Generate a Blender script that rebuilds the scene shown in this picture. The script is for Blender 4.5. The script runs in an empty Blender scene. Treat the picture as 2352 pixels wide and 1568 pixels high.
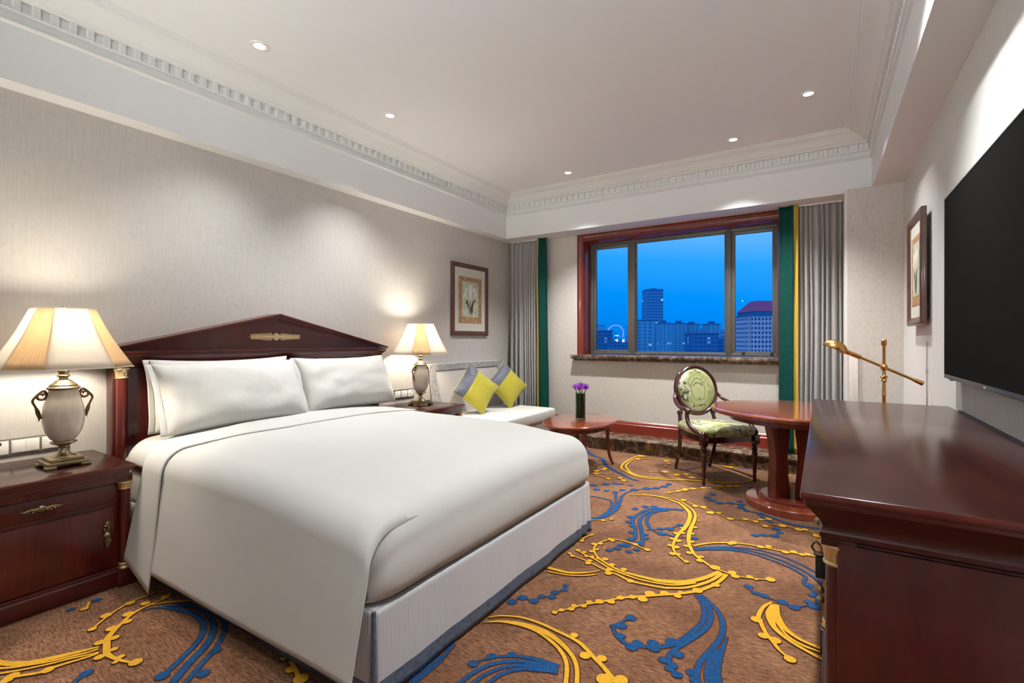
import bpy, bmesh, math, random
from mathutils import Vector, Matrix, noise
R = math.radians
PI = math.pi
SC = bpy.context.scene
COL = SC.collection

# ------------------------------------------------------------------ camera
cam_d = bpy.data.cameras.new('camera')
cam_d.sensor_width = 36.0
cam_d.lens = 1114.0 * 36.0 / 2352.0
cam_d.shift_y = -3.5 / 2352.0
cam_d.clip_start = 0.02
cam_d.clip_end = 9000
cam = bpy.data.objects.new('camera', cam_d)
COL.objects.link(cam)
cam.location = (0, 0, 1.3)
cam.rotation_euler = (R(90), 0, R(32.6))
SC.camera = cam

# ------------------------------------------------------------------ world: dusk sky
world = bpy.data.worlds.new('dusk_sky')
SC.world = world
world.use_nodes = True
nt = world.node_tree
nt.nodes.clear()
wo = nt.nodes.new('ShaderNodeOutputWorld')
bg = nt.nodes.new('ShaderNodeBackground')
tc = nt.nodes.new('ShaderNodeTexCoord')
sx = nt.nodes.new('ShaderNodeSeparateXYZ')
ramp = nt.nodes.new('ShaderNodeValToRGB')
nt.links.new(tc.outputs['Generated'], sx.inputs[0])
ad = nt.nodes.new('ShaderNodeMath'); ad.operation = 'MULTIPLY_ADD'
ad.inputs[1].default_value = 0.10
nt.links.new(sx.outputs['X'], ad.inputs[0]); nt.links.new(sx.outputs['Z'], ad.inputs[2])
nt.links.new(ad.outputs[0], ramp.inputs[0])
cr = ramp.color_ramp
cr.elements[0].position = 0.0; cr.elements[0].color = (0.000, 0.215, 0.80, 1)
cr.elements[1].position = 0.06; cr.elements[1].color = (0.000, 0.265, 0.93, 1)
for p_, c_ in ((0.13, (0.02, 0.34, 0.97, 1)), (0.20, (0.14, 0.46, 1.0, 1)), (0.45, (0.22, 0.50, 1.0, 1)), (1.0, (0.10, 0.25, 0.60, 1))):
    e_ = cr.elements.new(p_); e_.color = c_
bg.inputs['Strength'].default_value = 0.72
nt.links.new(ramp.outputs[0], bg.inputs['Color'])
nt.links.new(bg.outputs[0], wo.inputs['Surface'])

SC.view_settings.view_transform = 'Standard'
SC.view_settings.look = 'None'
SC.view_settings.exposure = 0.62
SC.view_settings.gamma = 1.0
SC.view_settings.use_curve_mapping = False
SC.cycles.use_denoising = True
SC.cycles.denoiser = 'OPENIMAGEDENOISE'
SC.cycles.max_bounces = 10
SC.cycles.diffuse_bounces = 6
SC.cycles.glossy_bounces = 4
SC.cycles.transparent_max_bounces = 12
SC.cycles.sample_clamp_indirect = 6.0
SC.cycles.caustics_reflective = False
SC.cycles.caustics_refractive = False

SPOT_W = (95, 135, 250, 285, 145, 250, 80, 20, 60)      # recessed downlights in DL order; the unseen end ones are added fill
LAMP_W = 27.0      # each bedside lamp bulb
FILL_W = (35, 150, 185)   # each added fill light on the unseen wall behind

# ------------------------------------------------------------------ materials
MATS = {}
def nodes(name):
    m = bpy.data.materials.new(name); m.use_nodes = True
    t = m.node_tree
    b = t.nodes['Principled BSDF']
    MATS[name] = m
    return m, t, b
def link(t, a, b): t.links.new(a, b)
def ramp_node(t, stops):
    r = t.nodes.new('ShaderNodeValToRGB')
    while len(r.color_ramp.elements) > 1: r.color_ramp.elements.remove(r.color_ramp.elements[-1])
    r.color_ramp.elements[0].position = stops[0][0]; r.color_ramp.elements[0].color = (*stops[0][1], 1)
    for p, c in stops[1:]:
        e = r.color_ramp.elements.new(p); e.color = (*c, 1)
    return r
def coords(t, scale=(1, 1, 1), kind='Object'):
    c = t.nodes.new('ShaderNodeTexCoord'); mp = t.nodes.new('ShaderNodeMapping')
    mp.inputs['Scale'].default_value = scale
    link(t, c.outputs[kind], mp.inputs['Vector'])
    return mp.outputs[0]
def noise_node(t, vec, scale, detail=4, rough=.5):
    n = t.nodes.new('ShaderNodeTexNoise'); n.inputs['Scale'].default_value = scale
    n.inputs['Detail'].default_value = detail; n.inputs['Roughness'].default_value = rough
    link(t, vec, n.inputs['Vector']); return n
def bump(t, b, height, strength, dist=.002):
    n = t.nodes.new('ShaderNodeBump'); n.inputs['Strength'].default_value = strength
    n.inputs['Distance'].default_value = dist
    link(t, height, n.inputs['Height']); link(t, n.outputs[0], b.inputs['Normal'])
def plain(name, col, rough=.5, metal=0, coat=0, spec=.5, sheen=0):
    m, t, b = nodes(name)
    b.inputs['Base Color'].default_value = (*col, 1)
    b.inputs['Roughness'].default_value = rough
    b.inputs['Metallic'].default_value = metal
    b.inputs['Coat Weight'].default_value = coat
    b.inputs['Coat Roughness'].default_value = .12
    b.inputs['Specular IOR Level'].default_value = spec
    b.inputs['Sheen Weight'].default_value = sheen
    return m
def wood(name, dark, light, rough=.28, coat=.35, scale=(1, 1, 1), grain=6.0):
    m, t, b = nodes(name)
    v = coords(t, scale)
    n = noise_node(t, v, grain, 6, .62)
    r = ramp_node(t, [(.3, dark), (.7, light)])
    link(t, n.outputs['Fac'], r.inputs[0]); link(t, r.outputs[0], b.inputs['Base Color'])
    b.inputs['Roughness'].default_value = rough
    b.inputs['Coat Weight'].default_value = coat; b.inputs['Coat Roughness'].default_value = .1
    return m
def wall_paper(name, base, speck, amt=.5):
    m, t, b = nodes(name)
    v = coords(t, (1, 1, .6))
    n1 = noise_node(t, v, 40, 6, .7)
    n2 = noise_node(t, coords(t, (1, 1, .5)), 5, 3, .5)
    v3 = coords(t, (1, 1, .03)); n3 = noise_node(t, v3, 160, 2, .5)
    r1 = ramp_node(t, [(.30, speck), (.46, base), (.72, tuple(min(1, c * 1.07) for c in base))])
    link(t, n1.outputs['Fac'], r1.inputs[0])
    mx = t.nodes.new('ShaderNodeMix'); mx.data_type = 'RGBA'
    link(t, n2.outputs['Fac'], mx.inputs[0])
    mx.inputs[6].default_value = (*base, 1); link(t, r1.outputs[0], mx.inputs[7])
    mx2 = t.nodes.new('ShaderNodeMix'); mx2.data_type = 'RGBA'; mx2.blend_type = 'MULTIPLY'; mx2.inputs[0].default_value = amt
    r3 = ramp_node(t, [(.3, (.86, .86, .86)), (.7, (1, 1, 1))]); link(t, n3.outputs['Fac'], r3.inputs[0])
    link(t, mx.outputs[2], mx2.inputs[6]); link(t, r3.outputs[0], mx2.inputs[7])
    link(t, mx2.outputs[2], b.inputs['Base Color'])
    b.inputs['Roughness'].default_value = .62
    b.inputs['Specular IOR Level'].default_value = .3
    bump(t, b, n3.outputs['Fac'], .25, .001)
    return m
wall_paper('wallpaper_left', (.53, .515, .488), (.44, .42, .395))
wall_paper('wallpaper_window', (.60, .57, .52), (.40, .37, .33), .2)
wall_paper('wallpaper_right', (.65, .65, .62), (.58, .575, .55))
plain('ceiling_paint', (.78, .80, .805), .7, spec=.25)
plain('cornice_paint', (.73, .75, .74), .6, spec=.3)
wood('mahogany', (.040, .0045, .0035), (.085, .010, .007), .30, .3, (1, 1, .35), 7)
wood('mahogany_vertical', (.055, .006, .005), (.12, .015, .010), .27, .35, (3, 3, .25), 7)
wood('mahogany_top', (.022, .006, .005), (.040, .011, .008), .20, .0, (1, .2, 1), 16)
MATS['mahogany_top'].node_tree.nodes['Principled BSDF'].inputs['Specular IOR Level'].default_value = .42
wood('mahogany_cabinet', (.060, .0065, .006), (.095, .012, .010), .32, .3, (2.2, 2.2, .3), 9)
wood('cherry', (.17, .032, .014), (.30, .066, .028), .16, 1.0, (1, .3, .3), 9)
wood('cherry_dark', (.10, .016, .010), (.19, .034, .018), .26, .4, (1.5, 1.5, .25), 9)
wood('window_wood', (.10, .010, .006), (.19, .024, .012), .28, .4, (1, 1, .2), 8)
wood('baseboard_wood', (.16, .018, .010), (.26, .034, .018), .25, .4, (.2, 1, 1), 8)
wood('chair_wood', (.030, .006, .005), (.060, .012, .008), .2, .5, (1, 1, .3), 8)
wood('frame_wood', (.055, .022, .014), (.13, .055, .035), .35, .2, (1, 1, 1), 14)
plain('brass', (.50, .27, .085), .28, 1)
plain('antique_brass', (.36, .29, .17), .32, 1)
plain('aged_bronze', (.17, .11, .05), .38, 1)
plain('gilding', (.85, .66, .36), .36, .85)
plain('carved_gilt', (.88, .68, .40), .45, .3)
plain('black_plastic', (.012, .012, .013), .35)
plain('socket_white', (.80, .79, .77), .3)
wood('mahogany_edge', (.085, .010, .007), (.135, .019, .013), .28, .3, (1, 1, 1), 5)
plain('grey_plate', (.20, .185, .165), .4, .3)
plain('dark_plate', (.05, .048, .045), .35, .3)
plain('dark_slot', (.02, .02, .02), .6)
plain('tv_screen', (.0125, .0122, .0116), .6, spec=.0)
plain('tv_bezel', (.055, .057, .06), .34, .5)
plain('logo_silver', (.75, .75, .75), .3, .5)
plain('gap_black', (.01, .01, .01), .6)  # the dark of the gap behind the cabinet, put into a colour
plain('cable_grey', (.42, .40, .38), .6)
plain('white_trim', (.74, .72, .69), .5)
plain('cup_white', (.85, .84, .82), .3)
plain('lit_glow_white', (1, 1, 1), .5)
m, t, b = nodes('downlight_lens')
b.inputs['Base Color'].default_value = (0, 0, 0, 1)
b.inputs['Emission Color'].default_value = (1, .97, .92, 1); b.inputs['Emission Strength'].default_value = 6
m, t, b = nodes('bulb_glow')
b.inputs['Emission Color'].default_value = (1, .86, .66, 1); b.inputs['Emission Strength'].default_value = 10
# aluminium window frame
m, t, b = nodes('window_metal')
b.inputs['Base Color'].default_value = (.125, .12, .105, 1); b.inputs['Metallic'].default_value = .3; b.inputs['Roughness'].default_value = .42
# glass pane
m, t, b = nodes('window_glass')
t.nodes.remove(b)
tr = t.nodes.new('ShaderNodeBsdfTransparent'); gl = t.nodes.new('ShaderNodeBsdfGlossy'); gl.inputs['Roughness'].default_value = 0.0
fr = t.nodes.new('ShaderNodeFresnel'); fr.inputs['IOR'].default_value = 1.05
mx = t.nodes.new('ShaderNodeMixShader'); link(t, fr.outputs[0], mx.inputs[0]); link(t, tr.outputs[0], mx.inputs[1]); link(t, gl.outputs[0], mx.inputs[2])
link(t, mx.outputs[0], t.nodes['Material Output'].inputs['Surface'])
# vase glass: clear lead glass
m, t, b = nodes('vase_glass')
b.inputs['Base Color'].default_value = (.55, .72, .58, 1); b.inputs['Roughness'].default_value = .03
b.inputs['Transmission Weight'].default_value = 1.0; b.inputs['IOR'].default_value = 1.35
plain('leaf_green', (.006, .022, .008), .22, spec=.6)
# fabrics
def fabric(name, col, scale=900, rough=.85, sheen=.15, var=.06, wrinkle=.0, wscale=3):
    m, t, b = nodes(name)
    v = coords(t)
    n = noise_node(t, v, scale, 2, .5)
    r = ramp_node(t, [(.3, tuple(c * (1 - var) for c in col)), (.7, tuple(min(1, c * (1 + var)) for c in col))])
    link(t, n.outputs['Fac'], r.inputs[0]); link(t, r.outputs[0], b.inputs['Base Color'])
    b.inputs['Roughness'].default_value = rough; b.inputs['Sheen Weight'].default_value = sheen
    b.inputs['Specular IOR Level'].default_value = .2
    if wrinkle:
        w = noise_node(t, v, wscale, 3, .5); bump(t, b, w.outputs['Fac'], wrinkle, .03)
    return m
fabric('bed_linen', (.53, .53, .51), 500, .8, .1, .02, .16, 2.6)
fabric('pillow_linen', (.62, .615, .585), 500, .8, .1, .02, .3, 5)
fabric('mattress_ticking', (.50, .49, .46), 400)
fabric('curtain_grey', (.37, .36, .35), 700, .7, .2, .05)
fabric('curtain_green', (.0, .050, .040), 120, .75, .0, .25, .2, 12)
fabric('curtain_yellow', (.52, .36, .05), 600, .7, .1)
fabric('sofa_cloth', (.49, .455, .415), 600)
fabric('sofa_seat', (.62, .605, .56), 600, .7)
fabric('cushion_blue_grey', (.105, .115, .15), 500, .45, .3, .08, .3, 30)
fabric('sofa_piping', (.30, .29, .28), 500)
# damask band
m, t, b = nodes('sofa_band')
n = noise_node(t, coords(t), 55, 3, .6); r = ramp_node(t, [(.42, (.24, .23, .22)), (.52, (.42, .40, .38))])
link(t, n.outputs['Fac'], r.inputs[0]); link(t, r.outputs[0], b.inputs['Base Color']); b.inputs['Roughness'].default_value = .5
# quilted yellow cushion silk
m, t, b = nodes('cushion_yellow')
v = coords(t)
w = t.nodes.new('ShaderNodeTexWave'); w.bands_direction = 'Y'; w.inputs['Scale'].default_value = 42; w.inputs['Distortion'].default_value = 7; w.inputs['Detail'].default_value = 2; w.inputs['Detail Scale'].default_value = .7
link(t, v, w.inputs['Vector'])
r = ramp_node(t, [(.0, (.27, .23, .008)), (.35, (.48, .42, .025)), (1, (.60, .54, .05))]); link(t, w.outputs['Fac'], r.inputs[0]); link(t, r.outputs[0], b.inputs['Base Color'])
b.inputs['Roughness'].default_value = .38; b.inputs['Sheen Weight'].default_value = .2
bump(t, b, w.outputs['Fac'], .4, .004)
# ribbed silver valance
m, t, b = nodes('valance_ribbed')
v = coords(t)
w = t.nodes.new('ShaderNodeTexWave'); w.bands_direction = 'DIAGONAL'; w.inputs['Scale'].default_value = 66; w.inputs['Distortion'].default_value = 1.5; w.inputs['Detail'].default_value = 2
mp = t.nodes.new('ShaderNodeMapping'); mp.inputs['Scale'].default_value = (1, 1, .02); link(t, v, mp.inputs[0]); link(t, mp.outputs[0], w.inputs['Vector'])
r = ramp_node(t, [(.0, (.40, .405, .43)), (.6, (.60, .605, .645))]); link(t, w.outputs['Fac'], r.inputs[0]); link(t, r.outputs[0], b.inputs['Base Color'])
b.inputs['Roughness'].default_value = .5; b.inputs['Sheen Weight'].default_value = .2
bump(t, b, w.outputs['Fac'], .3, .002)
m, t, b = nodes('valance_border')
n = noise_node(t, coords(t), 60, 5, .7); r = ramp_node(t, [(.3, (.045, .065, .10)), (.7, (.14, .185, .26))])
link(t, n.outputs['Fac'], r.inputs[0]); link(t, r.outputs[0], b.inputs['Base Color']); b.inputs['Roughness'].default_value = .55
# marble
m, t, b = nodes('brown_marble')
v = coords(t)
n = noise_node(t, v, 9, 8, .72); n.inputs['Distortion'].default_value = 1.4
vo = t.nodes.new('ShaderNodeTexVoronoi'); vo.feature = 'DISTANCE_TO_EDGE'; vo.inputs['Scale'].default_value = 13
nv = noise_node(t, v, 6, 4, .6); mxv = t.nodes.new('ShaderNodeMix'); mxv.data_type = 'RGBA'; mxv.inputs[0].default_value = .25
link(t, v, mxv.inputs[6]); link(t, nv.outputs['Color'], mxv.inputs[7]); link(t, mxv.outputs[2], vo.inputs['Vector'])
r = ramp_node(t, [(.36, (.012, .007, .005)), (.48, (.060, .034, .021)), (.57, (.17, .110, .068)), (.68, (.38, .29, .20))]); link(t, n.outputs['Fac'], r.inputs[0])
rv = ramp_node(t, [(.0, (.45, .45, .45)), (.018, (0, 0, 0))]); link(t, vo.outputs['Distance'], rv.inputs[0])
mm = t.nodes.new('ShaderNodeMix'); mm.data_type = 'RGBA'; link(t, rv.outputs[0], mm.inputs[0]); link(t, r.outputs[0], mm.inputs[6]); mm.inputs[7].default_value = (.24, .18, .13, 1)
link(t, mm.outputs[2], b.inputs['Base Color']); b.inputs['Roughness'].default_value = .16; b.inputs['Coat Weight'].default_value = .3
# carpet
m, t, b = nodes('carpet_brown')
v = coords(t, (1, 1, 1))
rot = t.nodes.new('ShaderNodeMapping'); rot.inputs['Rotation'].default_value = (0, 0, R(9)); rot.inputs['Scale'].default_value = (24, 165, 1)
c0 = t.nodes.new('ShaderNodeTexCoord'); link(t, c0.outputs['Object'], rot.inputs[0])
n1 = noise_node(t, rot.outputs[0], 1.0, 8, .80)
n2 = noise_node(t, v, 3.0, 4, .6)
n3 = noise_node(t, v, 210, 3, .8)
r1 = ramp_node(t, [(.39, (.045, .017, .009)), (.46, (.14, .062, .032)), (.53, (.245, .122, .062)), (.64, (.36, .195, .110))])
link(t, n1.outputs['Fac'], r1.inputs[0])
r2 = ramp_node(t, [(.35, (.62, .55, .5)), (.65, (1.12, 1.1, 1.08))]); link(t, n2.outputs['Fac'], r2.inputs[0])
mx = t.nodes.new('ShaderNodeMix'); mx.data_type = 'RGBA'; mx.blend_type = 'MULTIPLY'; mx.inputs[0].default_value = .85
link(t, r1.outputs[0], mx.inputs[6]); link(t, r2.outputs[0], mx.inputs[7])
r3 = ramp_node(t, [(.34, (.35, .30, .28)), (.47, (.95, .95, .95)), (.65, (1.2, 1.18, 1.15))]); link(t, n3.outputs['Fac'], r3.inputs[0])
mx2 = t.nodes.new('ShaderNodeMix'); mx2.data_type = 'RGBA'; mx2.blend_type = 'MULTIPLY'; mx2.inputs[0].default_value = .8
link(t, mx.outputs[2], mx2.inputs[6]); link(t, r3.outputs[0], mx2.inputs[7]); link(t, mx2.outputs[2], b.inputs['Base Color'])
b.inputs['Roughness'].default_value = .95; b.inputs['Specular IOR Level'].default_value = .1; b.inputs['Sheen Weight'].default_value = .1
bump(t, b, n3.outputs['Fac'], .5, .003)
for nm, ca, cb in (('carpet_outline', (.06, .020, .010), (.10, .035, .018)), ('carpet_yellow', (.46, .235, .018), (.64, .345, .03)), ('carpet_blue', (.007, .042, .12), (.015, .073, .195))):
    m, t, b = nodes(nm)
    v = coords(t); n = noise_node(t, v, 140, 2, .6); r = ramp_node(t, [(.3, ca), (.65, cb)])
    link(t, n.outputs['Fac'], r.inputs[0]); link(t, r.outputs[0], b.inputs['Base Color'])
    b.inputs['Roughness'].default_value = .95; b.inputs['Specular IOR Level'].default_value = .1
    bump(t, b, n.outputs['Fac'], .5, .003)
# lamp shade cloth
def shade_mat(name, col, trans):
    m, t, b = nodes(name)
    b.inputs['Base Color'].default_value = (*col, 1); b.inputs['Roughness'].default_value = .8
    tl = t.nodes.new('ShaderNodeBsdfTranslucent'); tl.inputs['Color'].default_value = (*trans, 1)
    ms = t.nodes.new('ShaderNodeMixShader'); ms.inputs[0].default_value = .80
    link(t, b.outputs[0], ms.inputs[1]); link(t, tl.outputs[0], ms.inputs[2])
    link(t, ms.outputs[0], t.nodes['Material Output'].inputs['Surface'])
shade_mat('shade_cream', (.88, .86, .82), (.95, .92, .87))
shade_mat('shade_pleats', (.82, .72, .58), (.80, .66, .48))
shade_mat('globe_glass', (.9, .88, .85), (.95, .93, .9))
# onyx-like lamp vase
m, t, b = nodes('ceramic_cream')
n = noise_node(t, coords(t, (6, 6, 1)), 3, 3, .5); r = ramp_node(t, [(.35, (.66, .59, .50)), (.65, (.80, .74, .66))])
link(t, n.outputs['Fac'], r.inputs[0]); link(t, r.outputs[0], b.inputs['Base Color']); b.inputs['Roughness'].default_value = .12; b.inputs['Coat Weight'].default_value = .5
# chair upholstery
def toile(name, zc=None):
    m, t, b = nodes(name)
    v = coords(t)
    n = noise_node(t, v, 5.5, 4, .6); r = ramp_node(t, [(.34, (.19, .22, .055)), (.5, (.35, .36, .16)), (.62, (.58, .56, .44))])
    link(t, n.outputs['Fac'], r.inputs[0])
    n2 = noise_node(t, v, 26, 5, .7); n3 = noise_node(t, v, 4.2, 1, .4)
    ra = ramp_node(t, [(.50, (0, 0, 0)), (.56, (1, 1, 1))]); link(t, n2.outputs['Fac'], ra.inputs[0])
    rb = ramp_node(t, [(.48, (0, 0, 0)), (.54, (1, 1, 1))]); link(t, n3.outputs['Fac'], rb.inputs[0])
    mu = t.nodes.new('ShaderNodeMath'); mu.operation = 'MULTIPLY'; link(t, ra.outputs[0], mu.inputs[0]); link(t, rb.outputs[0], mu.inputs[1])
    mx = t.nodes.new('ShaderNodeMix'); mx.data_type = 'RGBA'; link(t, mu.outputs[0], mx.inputs[0]); link(t, r.outputs[0], mx.inputs[6]); mx.inputs[7].default_value = (.035, .045, .018, 1)
    link(t, mx.outputs[2], b.inputs['Base Color']); b.inputs['Roughness'].default_value = .6; b.inputs['Sheen Weight'].default_value = .2
toile('seat_toile')
plain('toile_green', (.27, .30, .10), .6)
plain('toile_pale', (.50, .50, .34), .6)
plain('toile_mid', (.37, .38, .19), .6)
plain('toile_grey', (.42, .41, .32), .6)
plain('toile_ink', (.05, .055, .03), .7)
# artwork colours
plain('mat_board', (.62, .61, .53), .7)
fabric('art_border', (.40, .24, .13), 40, .7, 0, .35)
fabric('art_ground', (.50, .54, .42), 18, .7, 0, .18)
plain('art_petal', (.78, .80, .74), .7)
plain('art_petal_shade', (.55, .54, .40), .7)
plain('art_leaf', (.09, .09, .06), .7)
m, t, b = nodes('petal_purple')
n = noise_node(t, coords(t), 60, 2, .5); r = ramp_node(t, [(.3, (.22, .03, .42)), (.5, (.42, .09, .62)), (.7, (.62, .22, .78))])
link(t, n.outputs['Fac'], r.inputs[0]); link(t, r.outputs[0], b.inputs['Base Color']); b.inputs['Roughness'].default_value = .5
# city; the blue of distance haze is painted into most of these colours
def facade(name, wall, glass, lit, sx_, sz_, gap=.35, litfrac=.93, estr=1.0):
    m, t, b = nodes(name)
    c = t.nodes.new('ShaderNodeTexCoord'); s = t.nodes.new('ShaderNodeSeparateXYZ'); link(t, c.outputs['Object'], s.inputs[0])
    def M(op, a, bb=None):
        n = t.nodes.new('ShaderNodeMath'); n.operation = op
        if isinstance(a, (int, float)): n.inputs[0].default_value = a
        else: link(t, a, n.inputs[0])
        if bb is not None:
            if isinstance(bb, (int, float)): n.inputs[1].default_value = bb
            else: link(t, bb, n.inputs[1])
        return n.outputs[0]
    hx = M('DIVIDE', M('ADD', s.outputs['X'], s.outputs['Y']), sx_)
    hz = M('DIVIDE', s.outputs['Z'], sz_)
    wx = M('GREATER_THAN', M('FRACT', hx), gap); wz = M('GREATER_THAN', M('FRACT', hz), .45)
    win = M('MULTIPLY', wx, wz)
    cb = t.nodes.new('ShaderNodeCombineXYZ'); link(t, M('FLOOR', hx), cb.inputs[0]); link(t, M('FLOOR', hz), cb.inputs[1])
    wn = t.nodes.new('ShaderNodeTexWhiteNoise'); wn.noise_dimensions = '3D'; link(t, cb.outputs[0], wn.inputs['Vector'])
    on = M('MULTIPLY', M('GREATER_THAN', wn.outputs['Value'], litfrac), win)
    mx = t.nodes.new('ShaderNodeMix'); mx.data_type = 'RGBA'; link(t, win, mx.inputs[0]); mx.inputs[6].default_value = (*wall, 1); mx.inputs[7].default_value = (*glass, 1)
    link(t, mx.outputs[2], b.inputs['Base Color']); b.inputs['Roughness'].default_value = .8
    b.inputs['Emission Color'].default_value = (*lit, 1); link(t, M('MULTIPLY', on, estr), b.inputs['Emission Strength'])
    return m
facade('facade_tower', (.10, .40, .62), (.03, .20, .44), (.3, .7, 1), 4.0, 4.2, .15, .985, .6)
facade('facade_block', (.16, .50, .68), (.05, .26, .48), (.5, .8, 1), 5.0, 3.2, .45, .985, .25)
facade('facade_dark', (.05, .24, .46), (.02, .14, .34), (.3, .6, .9), 3.4, 3.4, .3, .975, .2)
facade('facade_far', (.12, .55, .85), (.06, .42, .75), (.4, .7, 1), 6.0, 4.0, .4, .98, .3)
facade('facade_stone', (.95, .62, .62), (.10, .10, .24), (.8, .8, 1), 1.9, 2.4, .42, .995, .5)
plain('roof_red', (.62, .10, .22), .8)
plain('roof_dark', (.05, .20, .38), .8)
plain('city_ground', (.05, .30, .55), 1)
m, t, b = nodes('wheel_lights')
b.inputs['Base Color'].default_value = (.3, .1, .5, 1); b.inputs['Emission Color'].default_value = (.45, .22, .95, 1); b.inputs['Emission Strength'].default_value = .9
m, t, b = nodes('sign_lights')
b.inputs['Emission Color'].default_value = (.75, .9, 1, 1); b.inputs['Emission Strength'].default_value = 1.0

# ------------------------------------------------------------------ mesh helpers
class MB:
    def __init__(self): self.bm = bmesh.new()
    def _add(self, verts, faces, mat=0, smooth=False, M=None):
        vs = [self.bm.verts.new(M @ Vector(v) if M else v) for v in verts]
        for f in faces:
            try:
                fc = self.bm.faces.new([vs[i] for i in f])
                fc.material_index = mat; fc.smooth = smooth
            except ValueError: pass
        return vs
    def box(self, lo, hi, bev=0.0, mat=0, seg=2, M=None, smooth=None):
        x0, y0, z0 = lo; x1, y1, z1 = hi
        v = [(x0,y0,z0),(x1,y0,z0),(x1,y1,z0),(x0,y1,z0),(x0,y0,z1),(x1,y0,z1),(x1,y1,z1),(x0,y1,z1)]
        f = [(0,3,2,1),(4,5,6,7),(0,1,5,4),(1,2,6,5),(2,3,7,6),(3,0,4,7)]
        if bev <= 0:
            self._add(v, f, mat, False, M); return
        t = bmesh.new(); tv = [t.verts.new(p) for p in v]
        for q in f: t.faces.new([tv[i] for i in q])
        bmesh.ops.bevel(t, geom=t.edges[:], offset=bev, segments=seg, profile=.5, affect='EDGES', clamp_overlap=True)
        t.verts.ensure_lookup_table(); t.verts.index_update()
        self._add([p.co.copy() for p in t.verts], [[p.index for p in q.verts] for q in t.faces], mat, True if smooth is None else smooth, M)
        t.free()
    def lathe(self, prof, c=(0,0,0), seg=32, mat=0, M=None, smooth=True, sq=None):
        vs = []; fs = []
        for r, z in prof:
            for k in range(seg):
                a = 2*PI*k/seg
                vs.append((c[0]+r*math.cos(a), c[1]+r*math.sin(a)*(sq or 1), c[2]+z))
        n = len(prof)
        for i in range(n-1):
            for k in range(seg):
                k2 = (k+1) % seg
                fs.append((i*seg+k, i*seg+k2, (i+1)*seg+k2, (i+1)*seg+k))
        if prof[0][0] > 1e-5: fs.append(tuple(range(seg))[::-1])
        if prof[-1][0] > 1e-5: fs.append(tuple((n-1)*seg+k for k in range(seg)))
        self._add(vs, fs, mat, smooth, M)
    def tube(self, pts, r, seg=10, mat=0, M=None, flat=1.0, closed=False):
        pts = [Vector(p) for p in pts]; n = len(pts)
        rs = r if isinstance(r, (list, tuple)) else [r]*n
        vs = []; fs = []; up = Vector((0,0,1)); prev = None
        for i, p in enumerate(pts):
            if closed: d = pts[(i+1) % n]-pts[i-1]
            else: d = (pts[min(i+1,n-1)]-pts[max(i-1,0)])
            d.normalize()
            if prev is None:
                a = d.cross(up)
                if a.length < 1e-3: a = d.cross(Vector((1,0,0)))
            else:
                a = prev - d*prev.dot(d)
            a.normalize(); prev = a.copy(); b_ = d.cross(a)
            for k in range(seg):
                t = 2*PI*k/seg
                vs.append(p + a*math.cos(t)*rs[i] + b_*math.sin(t)*rs[i]*flat)
        for i in range(n if closed else n-1):
            j = (i+1) % n
            for k in range(seg):
                k2 = (k+1) % seg
                fs.append((i*seg+k, i*seg+k2, j*seg+k2, j*seg+k))
        if not closed:
            fs.append(tuple(range(seg))[::-1]); fs.append(tuple((n-1)*seg+k for k in range(seg)))
        self._add(vs, fs, mat, True, M)
    def prism(self, poly, axis, a, b_, mat=0, M=None, smooth=False):
        """poly: 2-D points in the plane normal to axis; extruded from a to b"""
        def P(u, v, w):
            return {'x': (w, u, v), 'y': (u, w, v), 'z': (u, v, w)}[axis]
        n = len(poly)
        vs = [P(u, v, a) for u, v in poly] + [P(u, v, b_) for u, v in poly]
        fs = [tuple(range(n))[::-1], tuple(range(n, 2*n))] + [(i, (i+1) % n, n+(i+1) % n, n+i) for i in range(n)]
        self._add(vs, fs, mat, smooth, M)
    def grid(self, fn, nu, nv, mat=0, M=None, closed_u=False, matfn=None):
        vs = [fn(i/(nu), j/(nv)) for j in range(nv+1) for i in range(nu+1)]
        W = nu+1
        vv = [self.bm.verts.new(M @ Vector(p) if M else p) for p in vs]
        for j in range(nv):
            for i in range(nu):
                try:
                    f = self.bm.faces.new([vv[j*W+i], vv[j*W+i+1], vv[(j+1)*W+i+1], vv[(j+1)*W+i]])
                    f.smooth = True; f.material_index = matfn((i+.5)/nu, (j+.5)/nv) if matfn else mat
                except ValueError: pass
    def sphere(self, c, r, mat=0, sc=(1,1,1), M=None, seg=16):
        prof = [(r*math.sin(PI*i/10)*1.0, -r*math.cos(PI*i/10)*sc[2]) for i in range(11)]
        prof[0] = (1e-6, prof[0][1]); prof[-1] = (1e-6, prof[-1][1])
        self.lathe([(p*sc[0], z) for p, z in prof], c, seg, mat, M)
    def sides(self, idx, z=.85):
        self.bm.normal_update()
        for f in self.bm.faces:
            if abs(f.normal.z) < z: f.material_index = idx
        return self
    def build(self, name, mats, parent=None, weld=False, angle=38):
        if weld: bmesh.ops.remove_doubles(self.bm, verts=self.bm.verts[:], dist=1e-5)
        bmesh.ops.recalc_face_normals(self.bm, faces=self.bm.faces[:])
        me = bpy.data.meshes.new(name); self.bm.to_mesh(me); self.bm.free()
        for m_ in (mats if isinstance(mats, (list, tuple)) else [mats]): me.materials.append(MATS[m_])
        try: me.set_sharp_from_angle(angle=R(angle))
        except Exception: pass
        o = bpy.data.objects.new(name, me); COL.objects.link(o)
        if parent is not None:
            o.parent = parent
            me.transform(WM[parent.name].inverted()); WM[o.name] = WM[parent.name]
        else:
            WM[o.name] = Matrix.Identity(4)
        return o
WM = {}
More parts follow.
